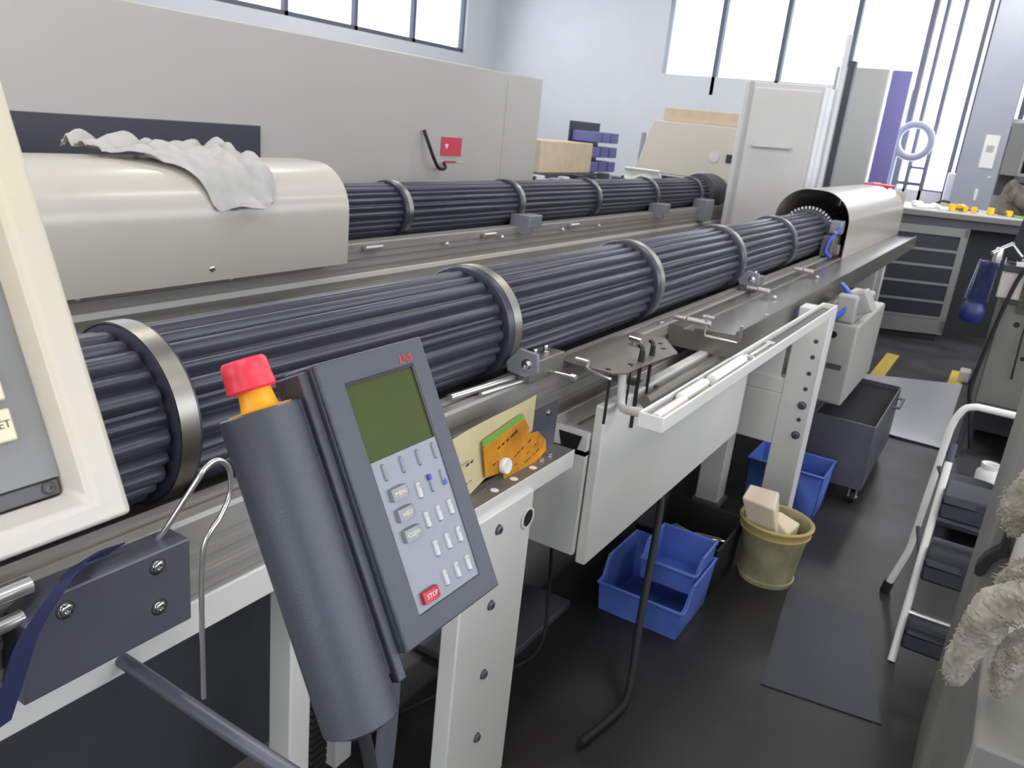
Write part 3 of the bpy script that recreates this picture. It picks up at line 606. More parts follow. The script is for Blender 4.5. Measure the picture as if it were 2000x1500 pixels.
g = G(); g.lathe([(.0, 0), (.017, 0), (.018, .003), (.018, .012), (.0165, .014), (.013, .013), (0, .0125)], (1.440, .840, .866), (0, -1, .12), 32)
tag(g.build('round_magnet', 'plastic_white', None, loc=(1.44, .84, .866)), 'round white magnet pressed on the orange card', 'magnet')
# hex key holder with keys
hk = thing('tool_holder', 'grey drilled plate of black hex keys on the rail beside the white tray arm', 'tool holder', (2.1, .85, .995))
G().prism([(1.885, .80), (1.92, .772), (2.0, .772), (2.235, .752), (2.37, .845), (2.35, .948), (1.88, .948)], .993, .998, lambda p, q, t: Vector((p, q, t))).build('plate', 'dull_aluminium', hk, .0008)
G().bx(1.87, 2.34, .940, .948, .975, .994).build('mounting_strip', 'dull_aluminium', hk)
for x, y in ((1.906, .822), (2.0, .80), (2.24, .80), (2.29, .83)): G().lathe([(.008, 0), (.008, .0008), (0, .0008)], (x, y, .998), (0, 0, 1), 14).build('hole', 'black_void', hk)
def hexkey(x, y, zt, zb, r, label, head=True):
    g = G(); g.tube([(x, y, zb), (x, y, 1.0), (x, y, 1.0)], r * .8, 6)
    if head: g.tube([(x, y, 1.0), (x, y, zt)], [r * 1.5, r * 1.15], 8); g.tube(bez([(x, y, zt - .012), (x + .004, y + .003, zt + .003), (x + .014, y + .012, zt + .006), (x + .022, y + .018, zt + .004)], 4), r * 1.1, 6)
    tag(g.build('hex_key', 'black', None, loc=(x, y, zb)), label, 'hex key', 'black hex keys in the drilled plate')
hexkey(2.055, .792, 1.030, .80, .0068, 'thick black hex key with bulky top, left one of the close pair')
hexkey(2.140, .795, 1.028, .82, .0062, 'thick black hex key, right one of the close pair beside the tray')
hexkey(1.985, .790, 1.0, .885, .0035, 'thin short black hex key hanging between the tray arm and the pair', False)
hexkey(1.832, .782, 1.0, .875, .0050, 'single black hex key hanging left of the white tray arm', False)
g = G(); g.cyl((2.22, .90, 1.012), (2.215, .862, 1.012), .009, 14); g.cyl((2.2175, .885, .998), (2.2175, .885, 1.012), .004)
tag(g.build('steel_pin', 'chrome', None, loc=(2.22, .88, 1.0)), 'short bright steel pin lying on the drilled plate behind the hex keys', 'pin')
g = G(); g.cyl((1.878, .905, 1.012), (1.876, .866, 1.012), .008, 14); g.tube(bez([(1.876, .872, 1.012), (1.872, .868, 1.004), (1.86, .862, 1.001), (1.835, .82, 1.001), (1.822, .782, 1.001), (1.832, .780, .998)], 6), .0038, 8)
tag(g.build('wire_clip', 'bright_steel', None, loc=(1.87, .86, 1.0)), 'bright wire clip with a pin lying on the left end of the drilled plate', 'clip')
g = G(); x = 2.665; g.tube([(x, .815, 1.035), (x, .815, .968), (x, .811, .963), (x, .700, .963), (x, .695, .968), (x, .694, 1.022)], .0052, 8)
g.cyl((x, .83, 1.028), (x, .79, 1.028), .0055); tag(g.build('wire_fork', 'bright_steel', None, loc=(x, .75, .963)), 'square U-shaped wire fork hung on the roller pin', 'hook')
# white tray and its arm
tr = thing('tool_tray', 'long narrow white tray carried by a bent arm beside the rail', 'tray', (2.4, .55, 1.03))
def troff(xa, xb, ya, yb, z0, z1, t):
    g = G(); g.bx(xa, xb, ya, yb, z0, z0 + t); g.bx(xa, xb, ya, ya + t, z0, z1); g.bx(xa, xb, yb - t, yb, z0, z1); g.bx(xa, xa + t, ya, yb, z0, z1); g.bx(xb - t, xb, ya, yb, z0, z1); return g
sk = lambda v: v
g = G(); xa, xb, ya, yb, z0, z1, t = 1.515, 3.32, .515, .572, 1.016, 1.050, .006
o = [(xa, ya), (xb, ya), (xb, yb), (xa, yb)]; i_ = [(xa + t, ya + t), (xb - t, ya + t), (xb - t, yb - t), (xa + t, yb - t)]; dr = lambda x: -.010 * (x - xa) / (xb - xa)
vs = [Vector((p, q, z0 + dr(p))) for p, q in o] + [Vector((p, q, z1 + dr(p))) for p, q in o] + [Vector((p, q, z1 + dr(p))) for p, q in i_] + [Vector((p, q, z0 + t + dr(p))) for p, q in i_]
g.add(vs, [(3, 2, 1, 0), (12, 13, 14, 15)] + [(r * 4 + k, r * 4 + (k + 1) % 4, r * 4 + 4 + (k + 1) % 4, r * 4 + 4 + k) for r in range(3) for k in range(4)])
g.build('trough', 'machine_white', tr, .002)
g = G(); g.tube([(1.62, .90, .93), (1.62, .78, .93)], .004); 
g = G(); P_ = [(2.02, .80, .995), (2.02, .80, .93), (2.018, .79, .915), (1.99, .76, .908), (1.80, .66, .94), (1.62, .58, 1.02)]
g = G(); pts = bez([(1.93, .79, .99), (1.935, .785, .915), (1.925, .775, .900), (1.90, .752, .904), (1.79, .695, .946), (1.60, .585, 1.018)], 6); g.tube(pts, .0115, 10); g.build('arm', 'machine_white', tr); G().bx(2.5, 3.28, .53, .56, 1.013, 1.026).build('insert_strip', 'console_strip', tr)
def vial(x, y, z, L, r, m, lab, nm='plastic_tube', d=(1, .0, 0), grp='white plastic tubes in the tray'):
    D = Vector(d).normalized(); g = G(); g.lathe([(0, 0), (r * .9, 0), (r, .003), (r, L - .012), (r * .75, L - .008), (r * .75, L), (0, L)], (x, y, z), D, 18); tag(g.build(nm, m, None, loc=(x, y, z)), lab, 'tube', grp)
vial(1.535, .540, 1.038, .17, .012, 'plastic_white', 'white plastic tube lying at the near end of the tray')
vial(1.70, .548, 1.040, .17, .013, 'plastic_white', 'white plastic tube lying second from the near end of the tray')
vial(1.90, .544, 1.041, .27, .014, 'plastic_white', 'long white plastic tube with a ring end in the middle of the tray')
g = G(); g.tube([(1.56, .522, 1.033), (1.68, .526, 1.033)], .005); tag(g.build('brass_rod', 'estop_yellow', None, loc=(1.6, .524, 1.033)), 'short yellowish brass rod beside the nearest white tube', 'rod')
g = G(); g.tube([(2.24, .545, 1.036), (2.29, .545, 1.036)], .005, 8); g.tube([(2.215 + .017 * math.cos(a * .5236), .545 + .017 * math.sin(a * .5236), 1.037) for a in range(12)], .004, 8, closed=True); g.bx(2.28, 2.44, .540, .550, 1.030, 1.038); g.bx(2.44, 2.47, .533, .557, 1.029, 1.038)
tag(g.build('wrench', 'bright_steel', None, loc=(2.3, .545, 1.033)), 'steel ring wrench lying in the tray past the white tubes', 'wrench')
g = G(); g.tube(bez([(5.40, .925, 1.16), (5.32, .93, 1.13), (5.27, .95, 1.08), (5.25, .955, 1.02), (5.26, .92, .99)]), .012, 12)
tag(g.build('air_hose', 'blue_hose', None, loc=(5.3, .94, 1.0)), 'blue air hose curving out of the cream end hood onto the rail', 'hose')
g = G(); g.tube(bez([(4.1, .64, 1.01), (4.0, .585, .99), (3.95, .575, .95), (3.93, .585, .91), (3.90, .62, .875), (3.85, .665, .865)]), .011, 12)
tag(g.build('air_hose', 'blue_hose', None, loc=(3.9, .6, .87)), 'blue air hose dropping behind the white drilled leg', 'hose')

# ------------------------------------------------------------------ things on the floor
def crate(root, c, lx, ly, h, m, open_front=True, rot=0.0, t=.006, name='shell'):
    """stacking bin: tapered walls, sloped cut-out at the -X end"""
    cs, sn = math.cos(rot), math.sin(rot)
    def F(x, y, z): return Vector((c[0] + x * cs - y * sn, c[1] + x * sn + y * cs, c[2] + z))
    tp = .93; g = G()
    def wall(p):  g.add(p, [(0, 1, 2, 3), (7, 6, 5, 4), (0, 4, 5, 1), (1, 5, 6, 2), (2, 6, 7, 3), (3, 7, 4, 0)])
    X, Yh = lx / 2, ly / 2
    def side(sy):
        a = [(-X * tp, 0), (X * tp, 0), (X, h), (-X * .55, h), (-X * .75, h * .62), (-X, h * .60)] if open_front else [(-X * tp, 0), (X * tp, 0), (X, h), (-X, h)]
        yo = lambda z: sy * Yh * (tp + (1 - tp) * z / h)
        n = len(a); vs = [F(x, yo(z), z) for x, z in a] + [F(x, yo(z) - sy * t, z) for x, z in a]
        g.add(vs, [tuple(range(n)), tuple(range(n, 2 * n))[::-1]] + [(i, (i + 1) % n, n + (i + 1) % n, n + i) for i in range(n)])
    side(1); side(-1)
    hf = h * .60 if open_front else h
    for sx, hh in ((-1, hf), (1, h)):
        x0, x1 = sx * X * tp, sx * X * (tp + (1 - tp) * hh / h); y0, y1 = Yh * tp, Yh * (tp + (1 - tp) * hh / h)
        wall([F(x0, -y0, 0), F(x0, y0, 0), F(x1, y1, hh), F(x1, -y1, hh), F(x0 - sx * t, -y0, 0), F(x0 - sx * t, y0, 0), F(x1 - sx * t, y1, hh), F(x1 - sx * t, -y1, hh)])
    wall([F(-X * tp, -Yh * tp, 0), F(X * tp, -Yh * tp, 0), F(X * tp, Yh * tp, 0), F(-X * tp, Yh * tp, 0), F(-X * tp, -Yh * tp, t), F(X * tp, -Yh * tp, t), F(X * tp, Yh * tp, t), F(-X * tp, Yh * tp, t)])
    o = g.build(name, m, root)
    rim = G(); r = .006
    top = [F(-X * .55, Yh, h), F(X, Yh, h), F(X, -Yh, h), F(-X * .55, -Yh, h)] if open_front else [F(-X, Yh, h), F(X, Yh, h), F(X, -Yh, h), F(-X, -Yh, h), F(-X, Yh, h)]
    rim.tube(top, r, 8)
    if open_front: rim.tube([F(-X, Yh, hf), F(-X, -Yh, hf)], r, 8); rim.tube([F(-X * .55, Yh, h), F(-X * .75, Yh, h * .62), F(-X, Yh, hf)], r * .8, 8); rim.tube([F(-X * .55, -Yh, h), F(-X * .75, -Yh, h * .62), F(-X, -Yh, hf)], r * .8, 8)
    rim.build('rim', m, root)
b1 = thing('storage_bin', 'blue open-fronted storage bin lowest and nearest on the floor under the feeder', 'storage bin', (2.42, .80, 0), 'blue storage bins')
crate(b1, (2.485, .775, 0), .31, .31, .18, 'blue_plastic')
b2 = thing('storage_bin', 'blue open-fronted storage bin set into the back of the nearest blue bin', 'storage bin', (2.56, .76, 0.006), 'blue storage bins')
crate(b2, (2.525, .725, 0.128), .20, .20, .125, 'blue_plastic')
b3 = thing('storage_bin', 'deep blue storage bin standing behind the white drilled leg', 'storage bin', (3.745, .62, 0), 'blue storage bins')
crate(b3, (3.745, .625, 0), .26, .34, .22, 'blue_plastic', False)
b4 = thing('scrap_bin', 'black plastic crate of metal offcuts between the blue bins and the bucket', 'crate', (2.98, .77, 0))
crate(b4, (2.83, .785, 0), .34, .32, .20, 'rubber', False)
for k in range(30):
    x = 2.72 + random.random() * .2; y = .67 + random.random() * .2; a = random.uniform(-1.9, -.6); L = random.uniform(.10, .18); z = .05 + .0040 * k; r = random.uniform(.004, .008)
    dx, dy = math.cos(a) * L / 2, math.sin(a) * L / 2
    x = min(max(x, 2.70 + abs(dx)), 2.96 - abs(dx)); y = min(max(y, .66 + abs(dy)), .91 - abs(dy))
    g = G(); g.cyl((x - dx, y - dy, z + random.uniform(-.004, .008)), (x + dx, y + dy, z), r, 8)
    tag(g.build('bar_offcut', 'wood_scrap' if k % 4 else 'bright_steel', None, loc=(x, y, z)), 'thin metal bar offcut lying in the black crate', 'offcut', 'bar offcuts heaped in the black crate')
# bucket
bk = thing('bucket', 'yellowish translucent bucket with a cream paper bag stuffed in it', 'bucket', (2.985, .51, 0))
bc = (2.985, .505, 0)
G().lathe([(0, .004), (.098, .004), (.125, .215), (.128, .218), (.128, .235), (.136, .240), (.138, .246), (.133, .250), (.124, .248), (.121, .215), (.094, .01), (0, .01)][0:], bc, (0, 0, 1), 44).build('shell', 'bucket_plastic', bk)
G().lathe([(.126, .206), (.132, .206), (.134, .213), (.130, .216), (.131, .236), (.139, .240), (.140, .247), (.133, .252), (.126, .250)], bc, (0, 0, 1), 44, True).build('rim', 'bucket_rim', bk)
G().lathe([(.0995, .0), (.104, .0), (.108, .018), (.102, .02), (.0985, .002)], bc, (0, 0, 1), 40, True).build('foot_ring', 'bucket_plastic', bk)
g = G()
fx = lambda x, y, z: Vector((2.985 + x, .505 + y, z))
q = [fx(-.07, .08, .19), fx(-.07, -.03, .19), fx(.06, .0, .19), fx(.05, .09, .19), fx(-.105, .125, .335), fx(-.10, .0, .325), fx(.01, .015, .355), fx(-.01, .125, .36)]
g.add(q, [(3, 2, 1, 0), (4, 5, 6, 7), (0, 1, 5, 4), (1, 2, 6, 5), (2, 3, 7, 6), (3, 0, 4, 7)])
q = [fx(-.06, -.08, .17), fx(.07, -.07, .17), fx(.09, .03, .17), fx(-.04, .03, .17), fx(-.055, -.055, .225), fx(.045, -.08, .24), fx(.075, .01, .25), fx(-.01, .02, .27)]
g.add(q, [(3, 2, 1, 0), (4, 5, 6, 7), (0, 1, 5, 4), (1, 2, 6, 5), (2, 3, 7, 6), (3, 0, 4, 7)])
pb_ = g.build('paper_bag', 'paper_cream', None, .008, 3, loc=(2.985, .505, .2)); tag(pb_, 'crumpled cream paper bag sticking up out of the bucket', 'paper bag')
# wheeled swarf bin
sb = thing('swarf_bin', 'open dark steel swarf bin on castors beside the aisle', 'wheeled bin', (4.5, .48, 0))
g = G(); X0b, X1b, Ya, Yb, Zt = 3.93, 4.80, .325, .615, .415; t = .006
o = [(X0b, Ya), (X1b, Ya), (X1b, Yb), (X0b, Yb)]; i_ = [(X0b + t, Ya + t), (X1b - t, Ya + t), (X1b - t, Yb - t), (X0b + t, Yb - t)]
vs = [Vector((p, q, .09)) for p, q in o] + [Vector((p, q, Zt)) for p, q in o] + [Vector((p, q, Zt)) for p, q in i_] + [Vector((p, q, .10)) for p, q in i_]
g.add(vs, [(3, 2, 1, 0), (12, 13, 14, 15)] + [(r * 4 + k, r * 4 + (k + 1) % 4, r * 4 + 4 + (k + 1) % 4, r * 4 + 4 + k) for r in range(3) for k in range(4)]); g.build('tub', 'bin_steel', sb, .002)
G().bx(X0b + .007, X1b - .007, Ya + .007, Yb - .007, .34, .39).build('swarf_load', 'black_void', sb)
g = G(); g.tube([(X1b - .05, Ya, .36), (X1b - .05, Ya - .03, .36), (X1b - .25, Ya - .03, .36), (X1b - .25, Ya, .36)], .007); g.build('handle', 'bin_steel', sb)
for x in (3.99, 4.73):
    for y in (.36, .58):
        g = G(); g.cyl((x, y - .012, .032), (x, y + .012, .032), .032, 20); w_ = g.build('castor_wheel', 'rubber', sb)
        g = G(); g.bx(x - .02, x + .02, y - .018, y - .013, .03, .09); g.bx(x - .02, x + .02, y + .013, y + .018, .03, .09); g.cyl((x, y - .022, .032), (x, y + .022, .032), .006, 10); g.build('castor_fork', 'bright_steel', w_)
# hose hanging to the floor
g = G(); g.tube(bez([(2.50, .845, .47), (2.46, .80, .42), (2.335, .757, .320), (2.20, .715, .24), (2.09, .68, .17), (1.98, .64, .06), (1.90, .63, .016), (1.7, .66, .014)]), .0125, 12)
tag(g.build('drain_hose', 'rubber', None, loc=(2.3, .6, .0)), 'black hose running down in front of the blue bins', 'hose')
g = G(); g.tube(bez([(2.05, 1.0, .45), (2.05, .98, .2), (1.95, .95, .02), (1.7, 1.05, .01), (1.4, 1.15, .01)]), .006, 8); tag(g.build('thin_cable', 'rubber', None, loc=(2, 1, 0)), 'thin black cable trailing on the floor behind the near leg', 'cable')
tag(G().bx(1.75, 2.3, .98, 1.35, 0, .012).build('drip_tray', 'dark_grey', None, .004, loc=(2.0, 1.15, 0)) if False else G().bx(1.75, 2.28, 1.0, 1.29, 0.0, .025).build('drip_tray', 'dark_grey', None, .004), 'flat dark drip tray on the floor under the pale cabinet', 'drip tray')

# ------------------------------------------------------------------ step stool
ss = thing('step_stool', 'folding step stool with white tube frame and dark plastic treads', 'step stool', (2.98, -.16, 0))
g = G(); x = 3.2
g.tube(bez([(3.2, .092, .012), (3.2, .056, .165), (3.2, .050, .20)], 4) + bez([(3.2, .048, .22), (3.2, .028, .70)], 3) + bez([(3.2, .020, .745), (3.2, .0, .785), (3.2, -.035, .80)], 6) + [V(3.2, -.34, .80)] + bez([(3.2, -.36, .80), (3.2, -.39, .785), (3.2, -.405, .745)], 6) + [V(3.2, -.43, .20), V(3.2, -.435, .165), V(3.2, -.47, .012)], .0125, 12)
g.build('rear_frame', 'plastic_white', ss)
for y in (.003, -.385):
    g = G(); g.tube([(3.05, y, .635), (2.72, y, .0)], .0125, 12); g.build('front_leg', 'plastic_white', ss)
    g = G(); g.tube([(3.075, y, .685), (3.045, y, .625)], .013, 12); g.build('sleeve', 'pendant_grey', ss)
    g = G(); g.cyl((3.2, y + (.089 if y > -.1 else -.085), .0), (3.2, y + (.082 if y > -.1 else -.08), .045), .019, 12); g.build('foot_cap', 'rubber', ss)
g = G(); g.cyl((2.80, .003, .155), (2.80, -.385, .155), .008); g.build('cross_bar', 'bright_steel', ss)
for zz, xa, xb in ((.515, 2.92, 3.13), (.33, 2.80, 3.02), (.12, 2.70, 2.86)):
    g = G(); g.bx(xa, xb, -.375, -.008, zz, zz + .028); g.bx(xa, xa + .02, -.375, -.008, zz - .05, zz + .028); g.build('tread', 'dark_tread', ss, .010, 3)
for a, b in (((3.2, .03, .55), (3.02, .0, .56)), ((3.2, .042, .30), (2.88, .0, .30)), ((3.2, -.41, .55), (3.02, -.38, .56)), ((3.2, -.42, .30), (2.88, -.38, .30))): G().cyl(a, b, .008).build('brace', 'dark_tread', ss)

# ------------------------------------------------------------------ right-hand machine
RM = thing('grinding_machine', 'grey grinding machine at the right edge with dark visor, perforated guard and cables', 'machine', (6.0, -.45, 0))
g = G(); g.bx(5.22, 7.2, -1.0, -.004, .30, .93); g.build('base_cabinet', 'right_machine_grey', RM, .01)
g = G(); g.bx(5.22, 5.35, -.04, -.004, 0, .3); g.bx(5.22, 5.35, -.40, -.30, 0, .3); g.bx(7.05, 7.2, -.04, -.004, 0, .3); g.bx(5.6, 7.2, -1.0, -.05, .06, .3); g.build('plinth', 'dark_grey', RM)
G().bx(5.21, 5.222, -.30, -.035, .33, .90).build('door', 'right_machine_grey', RM, .003)
G().bx(5.214, 5.23, -.38, -.02, .905, .915).build('seam', 'dark_grey', RM)
G().lathe([(.016, 0), (.016, .001), (0, .001)], (5.209, -.125, .80), (-1, 0, 0), 18).build('lock_hole', 'black', RM)
G().lathe([(.012, 0), (.012, .001), (0, .001)], (5.209, -.20, .62), (-1, 0, 0), 18).build('lock_hole', 'black', RM)
g = G(); g.bx(5.20, 5.6, -.42, .012, .93, 1.08); g.build('table', 'beige_panel', RM, .008)
G().bx(5.18, 5.62, -.44, .015, 1.08, 1.115).build('table_top', 'dark_visor', RM, .004)
g = G()
for i in range(9):
    for j in range(9):
        a = (.016 if (i + j) % 2 else .0); y = -.115 - i * .026; z = .88 + j * .024
        g.bx(5.18, 5.196, y - .010, y + .010, z + a * .4, z + .015 + a * .4)
g.bx(5.19, 5.2, -.36, -.10, .87, 1.09); g.build('perforated_guard', 'steel_mesh', RM)
g = G(); g.prism([(-.01, 1.12), (-.045, 1.46), (-.30, 1.50), (-.38, 1.12)], 5.35, 5.40, lambda p, q, t: Vector((t - (q - 1.12) * .2, p + .02, q))); g.build('visor', 'dark_visor', RM, .004)
g = G(); g.bx(5.15, 5.24, -.20, -.04, 1.115, 1.14); g.lathe([(.05, 0), (.05, .018), (.03, .026), (0, .028)], (5.2, -.11, 1.14), (0, 0, 1), 22); g.cyl((5.20, -.06, 1.165), (5.24, .0, 1.22), .008); g.build('lever_plate', 'bright_steel', RM, .003)
g = G(); g.cyl((5.1, .085, 1.17), (5.24, .0, 1.225), .010, 12); g.lathe([(.018, 0), (.020, .01), (.024, .06), (.020, .10), (.012, .105), (0, .105)], (5.16, .052, 1.20), (0, .02, -1), 18); g.build('tap', 'bright_steel', RM)
g = G(); g.tube(bez([(5.19, -.085, 1.10), (5.185, -.06, 1.0), (5.18, -.03, .80), (5.18, -.005, .55), (5.18, .006, .40), (5.19, -.03, .25), (5.2, -.08, .05)]), .011, 10); g.build('cable', 'rubber', RM)
g = G(); g.tube(bez([(5.19, -.17, .88), (5.185, -.165, .75), (5.18, -.17, .60), (5.2, -.175, .50)]), .005, 8); g.build('cable', 'rubber', RM)
# coiled blue hose hanging beside it
g = G(); pts = []
for k in range(420):
    a = k * .42; t = k / 420; r = .045 + .012 * t; pts.append((5.08 + .05 * math.cos(a), .085 + .012 * t + r * math.sin(a), 1.13 - .22 * t))
g.tube(pts, .0034, 6); tag(g.build('coiled_hose', 'coil_blue', None, loc=(5.1, .09, .9)), 'glossy dark blue coiled air hose hanging on the grey machine corner', 'hose')
g = G(); g.lathe([(.0, 0), (.045, .006), (.062, .03), (.062, .085), (.04, .12), (0, .124)], (5.08, .10, .785), (0, 0, 1), 20); tag(g.build('air_cartridge', 'canister_blue', None, loc=(5.1, .105, .8)), 'dark blue round canister below the coiled hose', 'canister')
tag(G().bx(5.5, 5.66, .028, .10, .0, .10).build('white_container', 'plastic_white', None, .008) if False else G().bx(7.05, 7.2, .03, .11, 0, .09).build('white_container', 'plastic_white', None, .01), 'small white container on the floor at the foot of the grey machine', 'container')
# near right: grey column with handle, bowl and cap
NM = thing('machine_column', 'pale grey machine column with black curved lever at the lower right edge', 'machine', (1.9, -.4, 0))
g = G(); g.bx(2.02, 2.5, -.75, -.118, 0, 1.12); g.build('column', 'right_machine_grey', NM, .008)
g = G(); g.bx(1.62, 2.02, -.75, -.165, 0, .92); g.build('front_housing', 'machine_white', NM, .008)
g = G(); g.prism([(-.150, .853), (-.143, .853), (-.141, .80), (-.118, .772), (-.107, .742), (-.108, .722), (-.118, .716), (-.128, .724), (-.137, .758), (-.148, .776), (-.164, .785), (-.160, .80)], 1.985, 2.02, lambda p, q, t: Vector((t, p, q))); g.build('lever', 'black', NM, .004)
bw = G().lathe([(0, 0), (.05, .002), (.09, .06), (.104, .13), (.099, .13), (.085, .065), (.05, .012), (0, .01)], (4.0, -.13, .115), (0, 0, 1), 32).build('bowl', 'dark_grey', None, loc=(4.0, -.13, .115))
st_ = thing('low_shelf', 'low dark steel shelf on the floor behind the step stool', 'shelf', (4.1, -.2, 0))
G().bx(3.8, 4.5, -.60, -.01, .09, .115).build('board', 'dark_tread', st_, .004)
for x in (3.82, 4.46):
    for y in (-.58, -.03): G().bx(x, x + .03, y - .015, y + .015, 0, .09).build('leg', 'dark_tread', st_)
tag(bw, 'dark round bowl standing on the low shelf behind the stool', 'bowl')
jr = thing('white_jar', 'white plastic jar with open neck behind the dark bowl', 'jar', (4.3, -.17, .115))
G().lathe([(0, -.02), (.05, -.02), (.055, .01), (.055, .09), (.04, .11), (.036, .13), (.03, .13), (.03, .05), (0, .05)], (4.3, -.17, .135), (0, 0, 1), 28).build('body', 'plastic_white', jr)
G().lathe([(.036, .115), (.042, .115), (.042, .135), (.036, .135)], (4.3, -.17, .135), (0, 0, 1), 28, True).build('neck_ring', 'plastic_white', jr)
# frayed rags
def rag_roll(name, label, pts, r0, seed, loc):
    random.seed(seed); g = G(); path = bez(pts, 22); n = 44; m = len(path); vs = []
    up = Vector((1, 0, 0)); N3 = lambda a, b, c: noise.noise(Vector((a, b, c)))
    for i, p in enumerate(path):
        t = (path[min(i + 1, m - 1)] - path[max(i - 1, 0)]).normalized(); a = up.cross(t).normalized(); b = t.cross(a)
        e = math.sin(math.pi * min(1, max(0, (i + .6) / m))) ** .3
        for k in range(n):
            th = 2 * math.pi * k / n; c_, s_ = math.cos(th), math.sin(th)
            w = r0 * e * (1.05 + .38 * N3(i * .09, c_ * 1.5, s_ * 1.5 + seed) + .22 * abs(N3(i * .35, c_ * 4, s_ * 4 + seed)) + .16 * N3(i * .9, c_ * 9, s_ * 9 + seed) + .10 * math.sin(th * 3 + i * .05))
            vs.append(p + (a * c_ + b * s_) * w)
    g.add(vs, [(i * n + k, i * n + (k + 1) % n, (i + 1) * n + (k + 1) % n, (i + 1) * n + k) for i in range(m - 1) for k in range(n)] + [tuple(range(n))[::-1], tuple(range((m - 1) * n, m * n))])
    root = thing(name, label, 'rag', loc); g.build('cloth', 'rag_cloth', root, ang=40)
    fr_ = G()
    for _ in range(150):
        i = random.randrange(1, m - 1); k = random.randrange(n); p = Vector(vs[i * n + k]); d = (p - path[i]).normalized()
        if random.random() < .5 and d.y < .1: continue
        L = random.uniform(.003, .008); j = Vector((random.uniform(-1, 1), random.uniform(-1, 1), random.uniform(-1, .4)))
        fr_.tube([p - d * .002, p + d * L * .4 + j * L * .2, p + d * L * .6 + j * L * .8, p + d * L * .5 + j * L * 1.3], [.0012, .0010, .0007, .0004], 5)
    o = fr_.build('fringe', 'rag_cloth', root); o['kind'] = 'stuff'
rag_roll('frayed_rag', 'dirty frayed grey rag folded in an arch in the bottom right corner', [(1.22, -.082, .885), (1.21, -.088, .97), (1.20, -.105, 1.03), (1.20, -.14, 1.065), (1.20, -.19, 1.07), (1.22, -.24, 1.03)], .024, 3, (1.22, -.14, .88))
rag_roll('frayed_rag', 'dirty grey rag crumpled inside the arch of the corner rag', [(1.24, -.14, .88), (1.23, -.142, .95), (1.22, -.16, .995), (1.22, -.19, .99)], .019, 8, (1.23, -.15, .88))
rag_roll('frayed_rag', 'dirty frayed grey rag hanging on the right edge above the black lever', [(1.52, -.118, 1.02), (1.50, -.112, 1.07), (1.49, -.12, 1.12), (1.49, -.15, 1.155), (1.49, -.20, 1.16)], .021, 5, (1.5, -.14, 1.02))
rag_roll('frayed_rag', 'small dirty rag tuft caught between the corner rag and the black lever', [(1.42, -.125, .95), (1.41, -.13, .99), (1.41, -.15, 1.01), (1.41, -.18, 1.01)], .018, 11, (1.41, -.15, .95))
G().bx(1.42, 1.60, -.75, -.15, .87, 1.13).build('side_housing', 'machine_white', NM, .01)
G().bx(1.12, 1.6, -.75, -.118, 0, .87).build('worktable', 'right_machine_grey', NM, .006)

# ------------------------------------------------------------------ rag on the far hood
g = G()
def rag2(u, v):
    x = 1.70 + .62 * u; a = v * 1.25; yb = 2.62 + .30 * (1 - v) if False else 0
    s_ = -.16 + .44 * v * (.45 + .75 * (1 - abs(u - .72) * 1.25)); y = 2.78 - s_; zt = 1.337
    rr = .2; yc_ = 2.76 - .26 + rr; z = zt if y > yc_ else zt - rr + math.sqrt(max(.0004, rr * rr - min(rr * .999, (yc_ - y)) ** 2))
    n_ = noise.noise(Vector((u * 5, v * 4, 1.3))); return (x + .03 * n_, y, z + .012 + .050 * abs(noise.noise(Vector((u * 6, v * 6, 7)))) * (1.6 - v) + .022 * abs(math.sin(u * 13 + v * 6 + 3 * noise.noise(Vector((u * 3, v * 3, 2))))))
g.sheet(rag2, 46, 26, .003); tag(g.build('cleaning_cloth', 'grey_cloth', None, loc=(2.0, 2.7, 1.34)), 'crumpled light grey cleaning cloth lying on the far cream hood', 'cloth')
g = G(); g.prism([(7.72, 1.00), (7.98, .99), (8.08, 1.08), (8.0, 1.24), (7.75, 1.22)], 1.353, 1.378, lambda p, q, t: Vector((p, q, t))); tag(g.build('red_rag', 'sticker_red', None, .008, loc=(7.6, 1.1, 1.37)), 'folded red rag lying on the end of the near feeder hood', 'rag')

# ------------------------------------------------------------------ rack and bench at the end of the aisle
A0 = Vector((8.19, .98, 0)); AD = Vector((.455, -.890, 0)).normalized(); AB = Vector((.890, .455, 0)).normalized()
def rf(u, d, z): return A0 + AD * u + AB * d + Vector((0, 0, z))
rk = thing('drawer_rack', 'grey steel rack with five dark drawers under the bench', 'drawer rack', tuple(rf(.33, .2, 0)))
rb = lambda u0, u1, d0, d1, z0, z1: G().bx(u0, u1, d0, d1, z0, z1, lambda p: rf(p.x, p.y, p.z))
g = rb(-.06, 0.01, 0, .04, .09, 1.06); g.add(*(lambda q: (q.v, q.f))(rb(.635, .70, 0, .04, .09, 1.06))); g.add(*(lambda q: (q.v, q.f))(rb(-.06, .70, 0, .04, .98, 1.06))); g.add(*(lambda q: (q.v, q.f))(rb(-.06, .70, 0, .04, .07, .21)))
g.build('frame', 'rack_grey', rk, .003)
rb(-.06, .70, .04, .5, .09, 1.06).build('body', 'dark_grey', rk); rb(-.03, .66, .03, .45, 0, .09).build('plinth', 'black', rk)
zs = [.225, .375, .54, .70, .845, .97]
for a, b in zip(zs[:-1], zs[1:]):
    d_ = rb(.012, .633, .006, .03, a + .012, b - .012).build('drawer', 'rack_drawer', rk, .003); rb(.010, .635, -.004, .01, a - .012, a + .012).build('drawer_lip', 'keypad_silver' if False else 'rack_grey', d_, .002)
bn = thing('workbench', 'long workbench with a white top over the grey drawer rack', 'workbench', tuple(rf(.8, .4, 0)))
